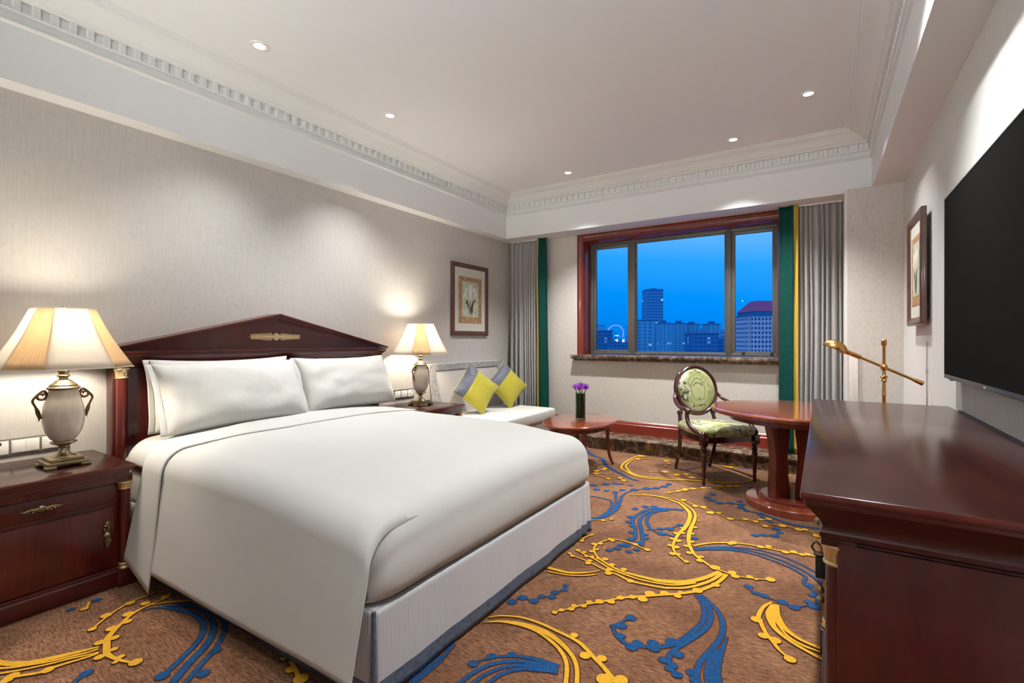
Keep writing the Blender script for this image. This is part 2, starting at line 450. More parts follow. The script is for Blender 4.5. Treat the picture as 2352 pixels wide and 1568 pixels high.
def thing(name, label, cat, loc=(0,0,0), rz=0, group=None):
    o = bpy.data.objects.new(name, None); COL.objects.link(o)
    o.empty_display_size = .1
    o.location = loc; o.rotation_euler = (0, 0, rz)
    WM[o.name] = Matrix.Translation(loc) @ Matrix.Rotation(rz, 4, 'Z')
    return tag(o, label, cat, group)
def tag(o, label, cat, group=None):
    o['label'] = label; o['category'] = cat
    if group: o['group'] = group
    return o
def struct(o): o['kind'] = 'structure'; return o
def recentre(o):
    """move a top-level mesh's origin to the bottom centre of its own box"""
    me = o.data; xs = [v.co for v in me.vertices]
    c = Vector(((min(v.x for v in xs)+max(v.x for v in xs))/2, (min(v.y for v in xs)+max(v.y for v in xs))/2, min(v.z for v in xs)))
    me.transform(Matrix.Translation(-c)); o.location = c
    return o
def copy_tree(o, loc=None, rz=None, label=None, parent=None):
    c = o.copy(); COL.objects.link(c); c.parent = parent
    if loc is not None: c.location = loc
    if rz is not None: c.rotation_euler = (0, 0, rz)
    if label: c['label'] = label
    for ch in list(o.children): copy_tree(ch, parent=c)
    return c
def catmull(pts, n=6, closed=False):
    out = []; N = len(pts); P = [Vector((*p, 0)) if len(p) == 2 else Vector(p) for p in pts]
    rng = range(N if closed else N-1)
    for i in rng:
        if closed: p0, p1, p2, p3 = P[i-1], P[i], P[(i+1) % N], P[(i+2) % N]
        else: p0, p1, p2, p3 = P[max(i-1,0)], P[i], P[i+1], P[min(i+2,N-1)]
        for k in range(n):
            t = k/n
            out.append(.5*((2*p1)+(p2-p0)*t+(2*p0-5*p1+4*p2-p3)*t*t+(3*p1-p0-3*p2+p3)*t**3))
    if not closed: out.append(P[-1].copy())
    return out
def lerp(a, b_, t): return a+(b_-a)*t
def sstep(a, b_, x):
    t = max(0, min(1, (x-a)/(b_-a))); return t*t*(3-2*t)

# ================================================================== THE ROOM
XL, XR, YW, YB = -3.72, .59, 5.80, -1.3     # left wall, right wall, window wall, wall behind
ZS, ZC = 2.66, 3.20                          # soffit and tray ceiling
FX, FY, GX, BY = -3.585, 5.46, .378, -.9      # faces of the ceiling tray
YCOL = 5.33                                  # face of the pier beside the window
LEDGE = .152
def wallbox(name, lo, hi, mat):
    m_ = MB(); m_.box(lo, hi, 0); return struct(m_.build(name, mat))
wallbox('wall_left', (XL-.2, YB-.2, -.1), (XL, 6.1, 3.4), 'wallpaper_left')
wallbox('wall_right', (XR, YB-.2, -.1), (XR+.2, 6.1, 3.4), 'wallpaper_right')
wallbox('wall_back', (XL, YB-.2, -.1), (XR, YB, 3.4), 'wallpaper_right')
WX0, WX1, WZ0, WZ1 = -2.64, -.34, 1.10, 2.655
m_ = MB()
m_.box((XL, YW, -.1), (WX0, 6.08, 3.4)); m_.box((WX1, YW, -.1), (XR, 6.08, 3.4))
m_.box((WX0, YW, -.1), (WX1, 6.08, WZ0)); m_.box((WX0, YW, WZ1), (WX1, 6.08, 3.4))
struct(m_.build('wall_window', 'wallpaper_window'))
m_ = MB(); m_.box((.19, YCOL, 0), (XR, YW, ZS))
m_.box((.172, YCOL+.012, 0), (.19, YW, ZS), 0, 1)
struct(m_.build('wall_pier', ['wallpaper_window', 'white_trim']))
# ceiling: tray and dropped borders
m_ = MB(); m_.box((XL, YB, ZC), (XR, 6.08, ZC+.12))
m_.box((XL, YB, ZS), (FX, YW, ZC)); m_.box((GX, YB, ZS), (XR, YW, ZC))
m_.box((FX, FY, ZS), (GX, YW, ZC)); m_.box((FX, YB, ZS), (GX, BY, ZC))
struct(m_.build('ceiling', 'ceiling_paint'))
PROF = [(0, 2.955), (.014, 2.958), (.020, 2.966), (.014, 2.975), (.003, 2.98), (.003, 3.018), (.020, 3.022), (.022, 3.030), (.001, 3.032), (.001, 3.092),
        (.036, 3.094), (.040, 3.101), (.045, 3.103), (.049, 3.110), (.056, 3.112), (.070, 3.124), (.092, 3.145), (.125, 3.163),
        (.155, 3.173), (.168, 3.175), (.170, 3.181), (.182, 3.183), (.184, 3.190), (.200, 3.192), (.203, 3.1995)]
def crown(name, pa, pb, inward, ia, ib, mitre_a, mitre_b):
    """pa->pb along a tray face; inward is the unit vector into the room; mitred ends"""
    m_ = MB(); pa = Vector(pa); pb = Vector(pb); d = (pb-pa).normalized(); inw = Vector(inward)
    vs = []; n = len(PROF)
    for base, s in ((pa, 1), (pb, -1)):
        for o_, z in PROF:
            q = base + inw*o_ + d*s*o_; vs.append((q.x, q.y, z))
    fs = [(i, i+1, n+i+1, n+i) for i in range(n-1)]
    m_._add(vs, fs, 0, False)
    L = (pb-pa).length; k = int(L/.0765); st = L/k
    for i in range(k):
        a = pa + d*(st*(i+.22)); b_ = pa + d*(st*(i+.78))
        c = []
        for q, oo in ((a, .0005), (a+d*.008, .017), (b_-d*.008, .017), (b_, .0005)):
            for z in (3.032, 3.092):
                w = q + inw*oo; c.append((w.x, w.y, z))
        m_._add(c, [(0,1,3,2), (2,3,5,4), (4,5,7,6), (0,2,4,6), (1,7,5,3)], 0, False)
    return struct(m_.build(name, 'cornice_paint', angle=25))
crown('trim_1', (FX, BY, 0), (FX, FY, 0), (1,0,0), 0, 0, 1, 1)
crown('trim_2', (FX, FY, 0), (GX, FY, 0), (0,-1,0), 0, 0, 1, 1)
crown('trim_3', (GX, FY, 0), (GX, BY, 0), (-1,0,0), 0, 0, 1, 1)
crown('trim_4', (GX, BY, 0), (FX, BY, 0), (0,1,0), 0, 0, 1, 1)
STROKES = [
 ('y',[0.01, 0.02, 0.022, 0.025],[(-1.313,1.853),(-1.269,1.895),(-1.189,1.932),(-1.095,1.94),(-0.994,1.929),(-0.896,1.913),(-0.842,1.888),(-0.783,1.848),(-0.74,1.822),(-0.686,1.781),(-0.624,1.733)]),
 ('y',[0.004, 0.035, 0.035, 0.022, 0.02, 0.02],[(-1.311,1.806),(-1.244,1.857),(-1.16,1.885),(-1.07,1.896),(-0.992,1.882),(-0.917,1.847),(-0.859,1.806),(-0.817,1.753),(-0.782,1.678),(-0.754,1.595)]),
 ('y',[0.01, 0.02, 0.02, 0.02],[(-1.155,1.876),(-1.084,1.879),(-1.013,1.861),(-0.943,1.83),(-0.885,1.783),(-0.85,1.732),(-0.817,1.655),(-0.788,1.573)]),
 ('y',[0.01, 0.014, 0.02, 0.024, 0.026],[(-1.077,2.051),(-1.055,2.087),(-1.021,2.128),(-0.992,2.18),(-0.927,2.256),(-0.868,2.33),(-0.854,2.349),(-0.806,2.39),(-0.738,2.446),(-0.674,2.501),(-0.617,2.548),(-0.543,2.628),(-0.492,2.721),(-0.462,2.811),(-0.446,2.901)]),
 ('y',[0.01, 0.012, 0.014, 0.016, 0.02, 0.045, 0.03],[(-0.907,2.975),(-0.954,2.988),(-0.992,3.007),(-1.059,3.021),(-1.122,3.022),(-1.159,3.004),(-1.195,2.934),(-1.204,2.872),(-1.195,2.812),(-1.164,2.758),(-1.125,2.712),(-1.096,2.691),(-1.035,2.655),(-0.956,2.624),(-0.882,2.619),(-0.779,2.623),(-0.734,2.631),(-0.646,2.669),(-0.587,2.725),(-0.532,2.808),(-0.484,2.915)]),
 ('y',[0.01, 0.014, 0.018, 0.018, 0.02],[(-1.271,2.736),(-1.202,2.703),(-1.131,2.679),(-1.009,2.617),(-0.909,2.594),(-0.802,2.588),(-0.676,2.616),(-0.608,2.67),(-0.569,2.713)]),
 ('y',[0.01, 0.012, 0.018, 0.022, 0.025],[(-1.291,2.672),(-1.26,2.651),(-1.216,2.644),(-1.149,2.629),(-1.102,2.612),(-1.013,2.579),(-0.956,2.573),(-0.874,2.542),(-0.79,2.548),(-0.696,2.566),(-0.672,2.581),(-0.611,2.62),(-0.555,2.687),(-0.504,2.784),(-0.467,2.9)]),
 ('y',[0.01, 0.02, 0.03, 0.035, 0.022, 0.015, 0.01],[(-1.35,3.948),(-1.234,4.022),(-1.108,4.035),(-0.993,3.98),(-0.958,3.967),(-0.874,3.851),(-0.83,3.754),(-0.805,3.606),(-0.799,3.446),(-0.806,3.377),(-0.806,3.242),(-0.792,3.124),(-0.764,3.045),(-0.73,2.995),(-0.69,2.951),(-0.67,2.94)]),
 ('y',[0.01, 0.015, 0.022, 0.032, 0.024, 0.018, 0.014, 0.01, 0.01],[(-1.289,4.026),(-1.112,4.052),(-0.981,4.033),(-0.906,3.95),(-0.842,3.874),(-0.796,3.776),(-0.776,3.669),(-0.765,3.521),(-0.752,3.386),(-0.73,3.267),(-0.701,3.172),(-0.659,3.081),(-0.623,3.033),(-0.58,2.993),(-0.538,2.954),(-0.495,2.937),(-0.44,2.92),(-0.4,2.911),(-0.369,2.914),(-0.324,2.926),(-0.279,2.942),(-0.239,2.964)]),
 ('y',[0.01],[(-0.907,4.017),(-0.801,3.964),(-0.683,3.893),(-0.568,3.829),(-0.467,3.85),(-0.408,3.873),(-0.328,3.968)]),
 ('y',[0.01],[(-0.309,3.84),(-0.231,3.876),(-0.154,3.859),(-0.08,3.854),(-0.025,3.813),(0.044,3.762)]),
 ('y',[0.02, 0.016, 0.014],[(-0.682,3.189),(-0.632,3.26),(-0.567,3.319),(-0.464,3.379),(-0.376,3.401),(-0.288,3.403),(-0.219,3.404),(-0.12,3.416),(-0.023,3.427),(0.055,3.409)]),
 ('y',[0.015, 0.024, 0.022, 0.02, 0.01],[(-0.211,2.714),(-0.241,2.641),(-0.252,2.541),(-0.234,2.481),(-0.21,2.414),(-0.18,2.363),(-0.145,2.304),(-0.107,2.273)]),
 ('y',[0.03, 0.05, 0.03, 0.022, 0.02, 0.02],[(-0.198,2.693),(-0.206,2.625),(-0.203,2.554),(-0.178,2.475),(-0.12,2.409),(-0.051,2.365),(0.017,2.332),(0.092,2.316)]),
 ('y',[0.03, 0.05, 0.03, 0.022, 0.02, 0.02],[(-0.19,2.698),(-0.183,2.594),(-0.16,2.529),(-0.128,2.483),(-0.084,2.444),(-0.032,2.424),(0.018,2.412),(0.096,2.403)]),
 ('y',[0.012, 0.016, 0.014],[(-0.174,2.528),(-0.129,2.442),(-0.065,2.399),(0.018,2.387),(0.095,2.382)]),
 ('y',[0.014],[(-1.104,4.174),(-1.04,4.276),(-0.981,4.365),(-0.957,4.402),(-0.87,4.489),(-0.78,4.568),(-0.643,4.678)]),
 ('y',[0.02, 0.03, 0.03, 0.02],[(-1.709,5.381),(-1.752,5.25),(-1.757,4.922),(-1.705,4.72),(-1.604,4.619),(-1.48,4.529),(-1.333,4.536),(-1.173,4.59),(-1.047,4.659),(-0.91,4.699),(-0.709,4.774),(-0.593,4.89),(-0.507,5.064)]),
 ('y',[0.012, 0.02, 0.02, 0.014],[(-1.698,5.302),(-1.726,5.132),(-1.709,4.863),(-1.635,4.708),(-1.548,4.602),(-1.43,4.561),(-1.236,4.61),(-1.08,4.674)]),
 ('y',[0.012],[(-1.445,4.748),(-1.324,4.824),(-1.208,4.845),(-1.084,4.821),(-1.098,4.786),(-1.033,4.753),(-0.925,4.773),(-0.77,4.824)]),
 ('y',[0.012],[(-1.655,5.211),(-1.522,5.296),(-1.377,5.259)]),
 ('y',[0.01],[(-0.891,5.356),(-0.743,5.407),(-0.605,5.466)]),
 ('y',[0.012],[(-1.903,4.482),(-1.829,4.612)]),
 ('y',[0.012],[(-1.886,4.412),(-1.765,4.45)]),
 ('y',[0.012],[(-1.845,4.346),(-1.68,4.314)]),
 ('y',[0.012],[(-1.701,4.4),(-1.544,4.341)]),
 ('y',[0.03, 0.03, 0.02, 0.005],[(-1.317,2.438),(-1.258,2.44),(-1.201,2.445),(-1.139,2.477),(-1.084,2.525),(-1.05,2.569)]),
 ('y',[0.015],[(-1.295,2.398),(-1.241,2.407),(-1.172,2.425),(-1.098,2.469),(-1.057,2.512)]),
 ('y',[0.012],[(-1.308,2.873),(-1.312,2.942),(-1.289,3.011)]),
 ('y',[0.01],[(-1.418,3.244),(-1.339,3.287),(-1.318,3.293)]),
 ('y',[0.015, 0.03, 0.035, 0.03, 0.012],[(-2.929,0.5),(-2.848,0.516),(-2.787,0.534),(-2.751,0.547),(-2.727,0.562),(-2.686,0.594),(-2.649,0.648),(-2.617,0.705),(-2.59,0.754),(-2.574,0.787)]),
 ('y',[0.016],[(-2.804,0.489),(-2.736,0.524),(-2.698,0.556),(-2.668,0.59),(-2.626,0.642),(-2.594,0.699),(-2.567,0.748),(-2.559,0.78)]),
 ('y',[0.014],[(-2.734,0.476),(-2.693,0.516),(-2.652,0.566),(-2.606,0.637),(-2.577,0.694),(-2.541,0.751),(-2.533,0.772)]),
 ('y',[0.03, 0.02, 0.018, 0.014],[(-2.601,0.48),(-2.616,0.501),(-2.621,0.525),(-2.614,0.548),(-2.572,0.598),(-2.564,0.637),(-2.549,0.687),(-2.527,0.747),(-2.522,0.769)]),
 ('y',[0.012, 0.014, 0.02, 0.03, 0.03, 0.02, 0.014],[(-2.816,1.153),(-2.78,1.115),(-2.776,1.052),(-2.754,0.972),(-2.692,0.897),(-2.654,0.859),(-2.616,0.829),(-2.554,0.806),(-2.495,0.788),(-2.443,0.79),(-2.397,0.799),(-2.346,0.816)]),
 ('y',[0.012],[(-2.892,1.112),(-2.882,1.077),(-2.887,1.019),(-2.87,0.97),(-2.83,0.902),(-2.787,0.849),(-2.757,0.818)]),
 ('y',[0.014],[(-3.056,0.895),(-3.009,0.873),(-2.994,0.861)]),
 ('y',[0.01, 0.02, 0.015],[(-2.767,1.051),(-2.723,1.107),(-2.647,1.17),(-2.567,1.211)]),
 ('y',[0.02],[(-1.808,1.168),(-1.728,1.142),(-1.673,1.116),(-1.685,1.153)]),
 ('b',[0.01],[(-1.296,2.026),(-1.271,2.087),(-1.209,2.091),(-1.196,2.149),(-1.15,2.175),(-1.158,2.221),(-1.129,2.269),(-1.143,2.314)]),
 ('b',[0.01, 0.015, 0.025, 0.035],[(-1.182,1.559),(-1.149,1.614),(-1.107,1.654),(-1.043,1.695),(-0.968,1.716),(-0.884,1.723)]),
 ('b',[0.02, 0.025, 0.025, 0.04],[(-1.149,1.38),(-1.154,1.445),(-1.146,1.517),(-1.113,1.596),(-1.044,1.66),(-0.957,1.696),(-0.881,1.709)]),
 ('b',[0.02, 0.02, 0.025, 0.05],[(-1.115,1.419),(-1.112,1.472),(-1.098,1.542),(-1.057,1.612),(-1,1.659),(-0.943,1.686),(-0.878,1.705)]),
 ('b',[0.02, 0.022, 0.03, 0.05],[(-1.066,1.462),(-1.062,1.504),(-1.049,1.567),(-1.004,1.631),(-0.941,1.668),(-0.876,1.7)]),
 ('b',[0.02, 0.03],[(-1.324,1.609),(-1.316,1.563),(-1.303,1.495),(-1.302,1.424),(-1.304,1.349),(-1.303,1.299)]),
 ('b',[0.014],[(-1.322,1.523),(-1.321,1.444),(-1.322,1.393),(-1.323,1.343)]),
 ('b',[0.025, 0.03, 0.035, 0.03, 0.018, 0.014],[(-0.544,2.589),(-0.507,2.54),(-0.475,2.453),(-0.465,2.351),(-0.485,2.254),(-0.512,2.166),(-0.546,2.099),(-0.593,2.058),(-0.644,2.029),(-0.698,2.009),(-0.741,2.027),(-0.772,2.054),(-0.796,2.105),(-0.778,2.151),(-0.756,2.204)]),
 ('b',[0.02, 0.03, 0.032, 0.028, 0.022],[(-0.539,2.587),(-0.486,2.543),(-0.451,2.468),(-0.437,2.369),(-0.451,2.276),(-0.487,2.174),(-0.522,2.078),(-0.527,2.011),(-0.508,1.964),(-0.478,1.932)]),
 ('b',[0.02, 0.03, 0.03, 0.03],[(-0.519,2.6),(-0.46,2.54),(-0.414,2.473),(-0.382,2.387),(-0.373,2.294),(-0.386,2.194),(-0.406,2.103),(-0.416,2.029),(-0.406,1.93),(-0.397,1.845)]),
 ('b',[0.004, 0.03, 0.05, 0.06, 0.06],[(-0.349,2.294),(-0.354,2.2),(-0.357,2.1),(-0.353,2.025),(-0.338,1.961),(-0.316,1.886)]),
 ('b',[0.03, 0.02],[(-0.364,2.172),(-0.384,2.103),(-0.382,2.018),(-0.365,1.944),(-0.341,1.869)]),
 ('b',[0.03, 0.018, 0.018, 0.02],[(-0.668,3.16),(-0.556,3.253),(-0.455,3.312),(-0.335,3.346),(-0.215,3.33),(-0.115,3.276),(-0.036,3.204),(0.023,3.123),(0.089,3.011)]),
 ('b',[0.03, 0.018, 0.02, 0.022],[(-0.666,3.15),(-0.552,3.234),(-0.469,3.282),(-0.348,3.306),(-0.244,3.28),(-0.144,3.229),(-0.056,3.148),(0.008,3.042),(0.061,2.936)]),
 ('b',[0.03, 0.02, 0.02, 0.022],[(-0.664,3.141),(-0.55,3.219),(-0.466,3.257),(-0.362,3.271),(-0.258,3.238),(-0.158,3.188),(-0.079,3.108),(-0.082,3.03),(-0.039,2.955),(-0.019,2.883),(-0.022,2.82)]),
 ('b',[0.01],[(-0.327,2.821),(-0.291,2.767),(-0.235,2.755),(-0.173,2.743),(-0.113,2.728),(-0.037,2.8)]),
 ('b',[0.015],[(-0.263,3.789),(-0.247,3.721),(-0.271,3.644),(-0.325,3.622),(-0.378,3.588)]),
 ('b',[0.012, 0.014, 0.03, 0.03],[(-0.796,4.235),(-0.69,4.147),(-0.6,4.196),(-0.537,4.167),(-0.485,4.075),(-0.415,4.064),(-0.356,3.964),(-0.297,3.887)]),
 ('b',[0.03, 0.04],[(-0.396,4.076),(-0.299,4.008),(-0.176,3.943),(-0.026,3.951),(0.082,3.956)]),
 ('b',[0.05, 0.05, 0.03, 0.025, 0.025, 0.03],[(-0.894,3.824),(-0.981,3.793),(-1.105,3.722),(-1.145,3.615),(-1.159,3.483),(-1.138,3.379),(-1.086,3.276),(-1.047,3.16),(-1.031,3.098)]),
 ('b',[0.03, 0.03, 0.03, 0.03],[(-0.997,3.766),(-1.089,3.667),(-1.116,3.556),(-1.104,3.43),(-1.053,3.297),(-1,3.165),(-0.974,3.076),(-0.959,3.017)]),
 ('b',[0.03, 0.03, 0.025, 0.02, 0.012],[(-0.994,3.752),(-1.061,3.669),(-1.081,3.563),(-1.059,3.445),(-1.005,3.341),(-0.953,3.296),(-0.894,3.295),(-0.827,3.276),(-0.733,3.306),(-0.701,3.321)]),
 ('b',[0.012],[(-1.01,3.285),(-0.933,3.361),(-0.881,3.407),(-0.847,3.496)]),
 ('b',[0.05, 0.05, 0.03, 0.014, 0.012],[(-1.456,3.246),(-1.415,3.287),(-1.37,3.331),(-1.34,3.441),(-1.336,3.588),(-1.367,3.741),(-1.404,3.903),(-1.39,4.052),(-1.312,4.185),(-1.225,4.262),(-1.161,4.435)]),
 ('b',[0.02],[(-1.37,3.331),(-1.35,3.466),(-1.359,3.607),(-1.414,3.783),(-1.477,3.936)]),
 ('b',[0.02],[(-1.389,3.318),(-1.365,3.441),(-1.383,3.591),(-1.428,3.72),(-1.47,3.747),(-1.573,3.757),(-1.634,3.756)]),
 ('b',[0.05, 0.05, 0.04, 0.03],[(-2.415,5.382),(-2.234,5.153),(-2.115,5.052),(-2.013,4.982),(-1.909,4.795),(-1.776,4.646),(-1.61,4.51),(-1.507,4.425),(-1.433,4.4)]),
 ('b',[0.02],[(-1.151,5.018),(-1.066,5.186),(-1.01,5.309)]),
 ('b',[0.02],[(-0.704,5.374),(-0.586,5.45)]),
 ('b',[0.014],[(-0.308,4.936),(-0.232,4.963)]),
 ('b',[0.01, 0.03, 0.03, 0.03, 0.03],[(-2.745,1.008),(-2.723,1.053),(-2.641,1.092),(-2.535,1.12),(-2.437,1.12),(-2.366,1.102),(-2.294,1.058),(-2.248,1.01),(-2.202,0.941),(-2.168,0.89),(-2.157,0.862),(-2.154,0.841)]),
 ('b',[0.02, 0.02, 0.035, 0.04, 0.035],[(-2.719,1.051),(-2.653,1.115),(-2.562,1.151),(-2.456,1.159),(-2.352,1.135),(-2.266,1.09),(-2.203,1.032),(-2.161,0.968),(-2.112,0.903),(-2.073,0.857),(-2.047,0.824)]),
 ('b',[0.02, 0.02, 0.025, 0.028, 0.025],[(-2.675,1.106),(-2.595,1.166),(-2.462,1.18),(-2.333,1.171),(-2.248,1.132),(-2.178,1.075),(-2.14,1.033),(-2.104,0.98),(-2.067,0.931),(-2.032,0.883),(-2.002,0.853)]),
 ('b',[0.03, 0.015],[(-2.415,0.699),(-2.399,0.667),(-2.388,0.656),(-2.359,0.635)]),
]
DOTS = [('y',-0.918,1.941,0.018),('y',-0.821,1.841,0.023),('y',-0.756,1.861,0.021),('y',-0.7,1.751,0.032),('y',-0.646,1.783,0.026),('y',-1.073,2.054,0.014),('y',-1.054,2.09,0.014),('y',-1.019,2.124,0.016),('y',-1.02,2.157,0.015),('y',-0.979,2.18,0.015),('y',-0.97,2.226,0.017),('y',-0.93,2.259,0.021),('y',-0.882,2.29,0.021),('y',-0.855,2.348,0.019),('y',-0.855,2.353,0.016),('y',-0.808,2.389,0.019),('y',-0.742,2.468,0.028),('y',-0.756,2.396,0.025),('y',-0.68,2.513,0.024),('y',-0.617,2.521,0.02),('y',-0.612,2.567,0.014),('y',-0.544,2.632,0.026),('y',-0.476,2.743,0.022),('y',-0.911,2.977,0.019),('y',-0.999,3.014,0.018),('y',-1.141,2.992,0.016),('y',-1.169,3.009,0.012),('y',-1.223,2.877,0.018),('y',-1.188,2.905,0.016),('y',-1.192,2.771,0.017),('y',-1.175,2.814,0.014),('y',-1.12,2.701,0.015),('y',-1.082,2.715,0.019),('y',-1.021,2.668,0.018),('y',-0.944,2.65,0.018),('y',-1.268,2.739,0.016),('y',-1.291,2.672,0.013),('y',-1.264,2.649,0.015),('y',-1.224,2.735,0.015),('y',-1.192,2.689,0.013),('y',-1.158,2.701,0.015),('y',-1.149,2.648,0.015),('y',-1.146,2.612,0.018),('y',-1.012,2.606,0.02),('y',-1.002,2.56,0.021),('y',-0.87,2.541,0.019),('y',-0.747,3.658,0.011),('y',-0.742,3.509,0.017),('y',-0.732,3.386,0.017),('y',-0.706,3.247,0.018),('y',-0.722,3.164,0.018),('y',-0.681,3.072,0.021),('y',-0.609,3.052,0.017),('y',-0.605,2.996,0.022),('y',-0.514,2.951,0.029),('y',-0.423,2.939,0.023),('y',-0.402,2.901,0.022),('y',-0.334,2.936,0.019),('y',-0.302,2.924,0.01),('y',-0.237,2.965,0.026),('y',-0.811,3.451,0.017),('y',-0.825,3.333,0.019),('y',-0.79,3.362,0.017),('y',-0.827,3.228,0.016),('y',-0.783,3.215,0.02),('y',-0.81,3.118,0.018),('y',-0.77,3.111,0.022),('y',-0.765,3.003,0.021),('y',-0.734,3.013,0.017),('y',-0.67,2.94,0.017),('y',-0.945,4.056,0.023),('y',-0.837,3.958,0.022),('y',-0.774,3.972,0.022),('y',-0.709,3.868,0.028),('y',-0.652,3.897,0.021),('y',-0.562,3.818,0.025),('y',-0.469,3.87,0.021),('y',-0.398,3.851,0.02),('y',-0.372,3.918,0.018),('y',-0.325,3.962,0.021),('y',-0.333,3.797,0.022),('y',-0.234,3.868,0.026),('y',-0.135,3.851,0.024),('y',-0.099,3.874,0.019),('y',-0.029,3.793,0.027),('y',-0.479,3.375,0.024),('y',-0.493,3.344,0.016),('y',-0.326,3.4,0.022),('y',-0.284,3.433,0.02),('y',-0.189,3.397,0.021),('y',-0.147,3.429,0.021),('y',-0.103,3.411,0.017),('y',-0.074,3.434,0.019),('y',-0.256,2.507,0.026),('y',-0.218,2.385,0.022),('y',-0.171,2.376,0.024),('y',-0.11,2.268,0.023),('y',-1.096,4.183,0.016),('y',-1.04,4.276,0.022),('y',-1.001,4.332,0.022),('y',-1.001,4.363,0.025),('y',-0.949,4.413,0.025),('y',-0.879,4.484,0.022),('y',-0.768,4.62,0.031),('y',-0.698,4.665,0.025),('y',-0.635,4.694,0.025),('y',-0.769,4.533,0.019),('y',-1.711,5.345,0.035),('y',-1.689,5.189,0.031),('y',-1.683,5.345,0.028),('y',-1.306,4.823,0.031),('y',-1.176,4.787,0.033),('y',-1.256,5.035,0.022),('y',-1.407,5.272,0.03),('y',-1.356,5.179,0.026),('y',-1.357,5.058,0.019),('y',-1.108,4.857,0.027),('y',-1.035,4.764,0.033),('y',-0.911,4.758,0.023),('y',-0.832,5.364,0.029),('y',-0.785,5.366,0.026),('y',-0.743,5.45,0.029),('y',-0.944,5.15,0.019),('y',-1.978,4.691,0.023),('y',-1.844,4.631,0.025),('y',-1.882,4.495,0.028),('y',-1.842,4.576,0.025),('y',-1.846,4.411,0.028),('y',-1.681,4.301,0.024),('y',-1.545,4.328,0.023),('y',-1.598,4.391,0.024),('y',-1.307,2.88,0.016),('y',-1.291,3.006,0.013),('y',-1.326,3.291,0.016),('y',-1.285,3.343,0.014),('y',-2.632,0.537,0.023),('y',-2.617,0.519,0.02),('y',-2.563,0.623,0.021),('y',-2.791,1.12,0.021),('y',-2.807,1.04,0.021),('y',-2.765,0.954,0.022),('y',-2.696,0.927,0.019),('y',-2.689,0.867,0.022),('y',-2.596,0.847,0.018),('y',-2.607,0.799,0.02),('y',-2.501,0.814,0.015),('y',-2.489,0.761,0.019),('y',-2.419,0.811,0.014),('y',-2.396,0.784,0.011),('y',-2.327,0.828,0.024),('y',-2.875,1,0.021),('y',-2.838,0.894,0.023),('y',-2.757,0.818,0.017),('y',-2.997,0.859,0.017),('y',-1.846,1.163,0.014),('y',-1.761,1.138,0.02),('y',-1.68,1.128,0.029),('b',-1.296,2.026,0.023),('b',-1.271,2.087,0.023),('b',-1.209,2.091,0.023),('b',-1.196,2.149,0.018),('b',-1.15,2.175,0.019),('b',-1.158,2.221,0.019),('b',-1.129,2.269,0.016),('b',-1.143,2.314,0.015),('b',-1.179,1.554,0.02),('b',-1.143,1.631,0.019),('b',-1.079,1.686,0.017),('b',-0.754,2.21,0.024),('b',-0.767,2.123,0.023),('b',-0.798,2.1,0.015),('b',-0.745,2.048,0.02),('b',-0.678,2,0.025),('b',-0.667,2.04,0.02),('b',-0.597,2.044,0.025),('b',-0.611,2.076,0.022),('b',-0.542,2.128,0.028),('b',-0.501,2.056,0.023),('b',-0.54,1.99,0.021),('b',-0.503,1.974,0.02),('b',-0.511,1.949,0.016),('b',-0.474,1.929,0.02),('b',-0.428,1.973,0.022),('b',-0.407,1.935,0.021),('b',-0.061,3.009,0.024),('b',-0.043,2.904,0.019),('b',-0.057,2.818,0.018),('b',-0.033,2.783,0.027),('b',0.001,2.855,0.018),('b',-0.327,2.821,0.022),('b',-0.287,2.77,0.019),('b',-0.248,2.762,0.021),('b',-0.167,2.747,0.025),('b',-0.115,2.722,0.025),('b',-0.267,3.786,0.024),('b',-0.241,3.732,0.021),('b',-0.264,3.648,0.027),('b',-0.325,3.622,0.023),('b',-0.375,3.59,0.023),('b',-0.777,4.344,0.024),('b',-0.796,4.235,0.026),('b',-0.762,4.182,0.023),('b',-0.69,4.147,0.028),('b',-0.608,4.191,0.028),('b',-0.56,4.275,0.023),('b',-0.532,4.204,0.025),('b',-0.531,4.12,0.027),('b',-0.485,4.067,0.019),('b',-1.021,5.363,0.033),('b',-0.507,4.721,0.033),('b',-0.836,3.503,0.024),('b',-0.882,3.393,0.028),('b',-0.936,3.358,0.022),('b',-0.906,3.281,0.03),('b',-0.705,3.321,0.023),('b',-1.186,3.465,0.025),('b',-1.157,3.367,0.027),('b',-1.115,3.311,0.026),('b',-1.08,3.195,0.023),('b',-1.048,3.075,0.025),('b',-0.994,3.206,0.019),('b',-0.975,3.145,0.021),('b',-0.988,3.055,0.022),('b',-1.046,2.973,0.028),('b',-1.073,2.956,0.02),('b',-1.077,2.898,0.025),('b',-1.107,2.849,0.021),('b',-0.997,2.891,0.019),('b',-0.968,2.946,0.019),('b',-1.211,3.654,0.022),('b',-1.161,3.745,0.025),('b',-1.101,3.775,0.027),('b',-1.373,4.115,0.033),('b',-1.292,4.209,0.033),('b',-1.229,4.26,0.03),('b',-1.179,4.357,0.028),('b',-1.164,4.444,0.026),('b',-1.486,3.96,0.024),('b',-1.457,4.05,0.025),('b',-1.565,3.96,0.022),('b',-1.652,3.947,0.03),('b',-1.642,4.139,0.031),('b',-1.574,4.194,0.031),('b',-1.526,4.225,0.02),('b',-1.718,4.046,0.028),('b',-1.443,4.221,0.02),('b',-2.149,0.851,0.025),('b',-2.136,1.041,0.021),('b',-2.031,0.943,0.023),('b',-2.415,0.699,0.021),('b',-3.052,0.922,0.019),('b',-3.05,0.822,0.015)]
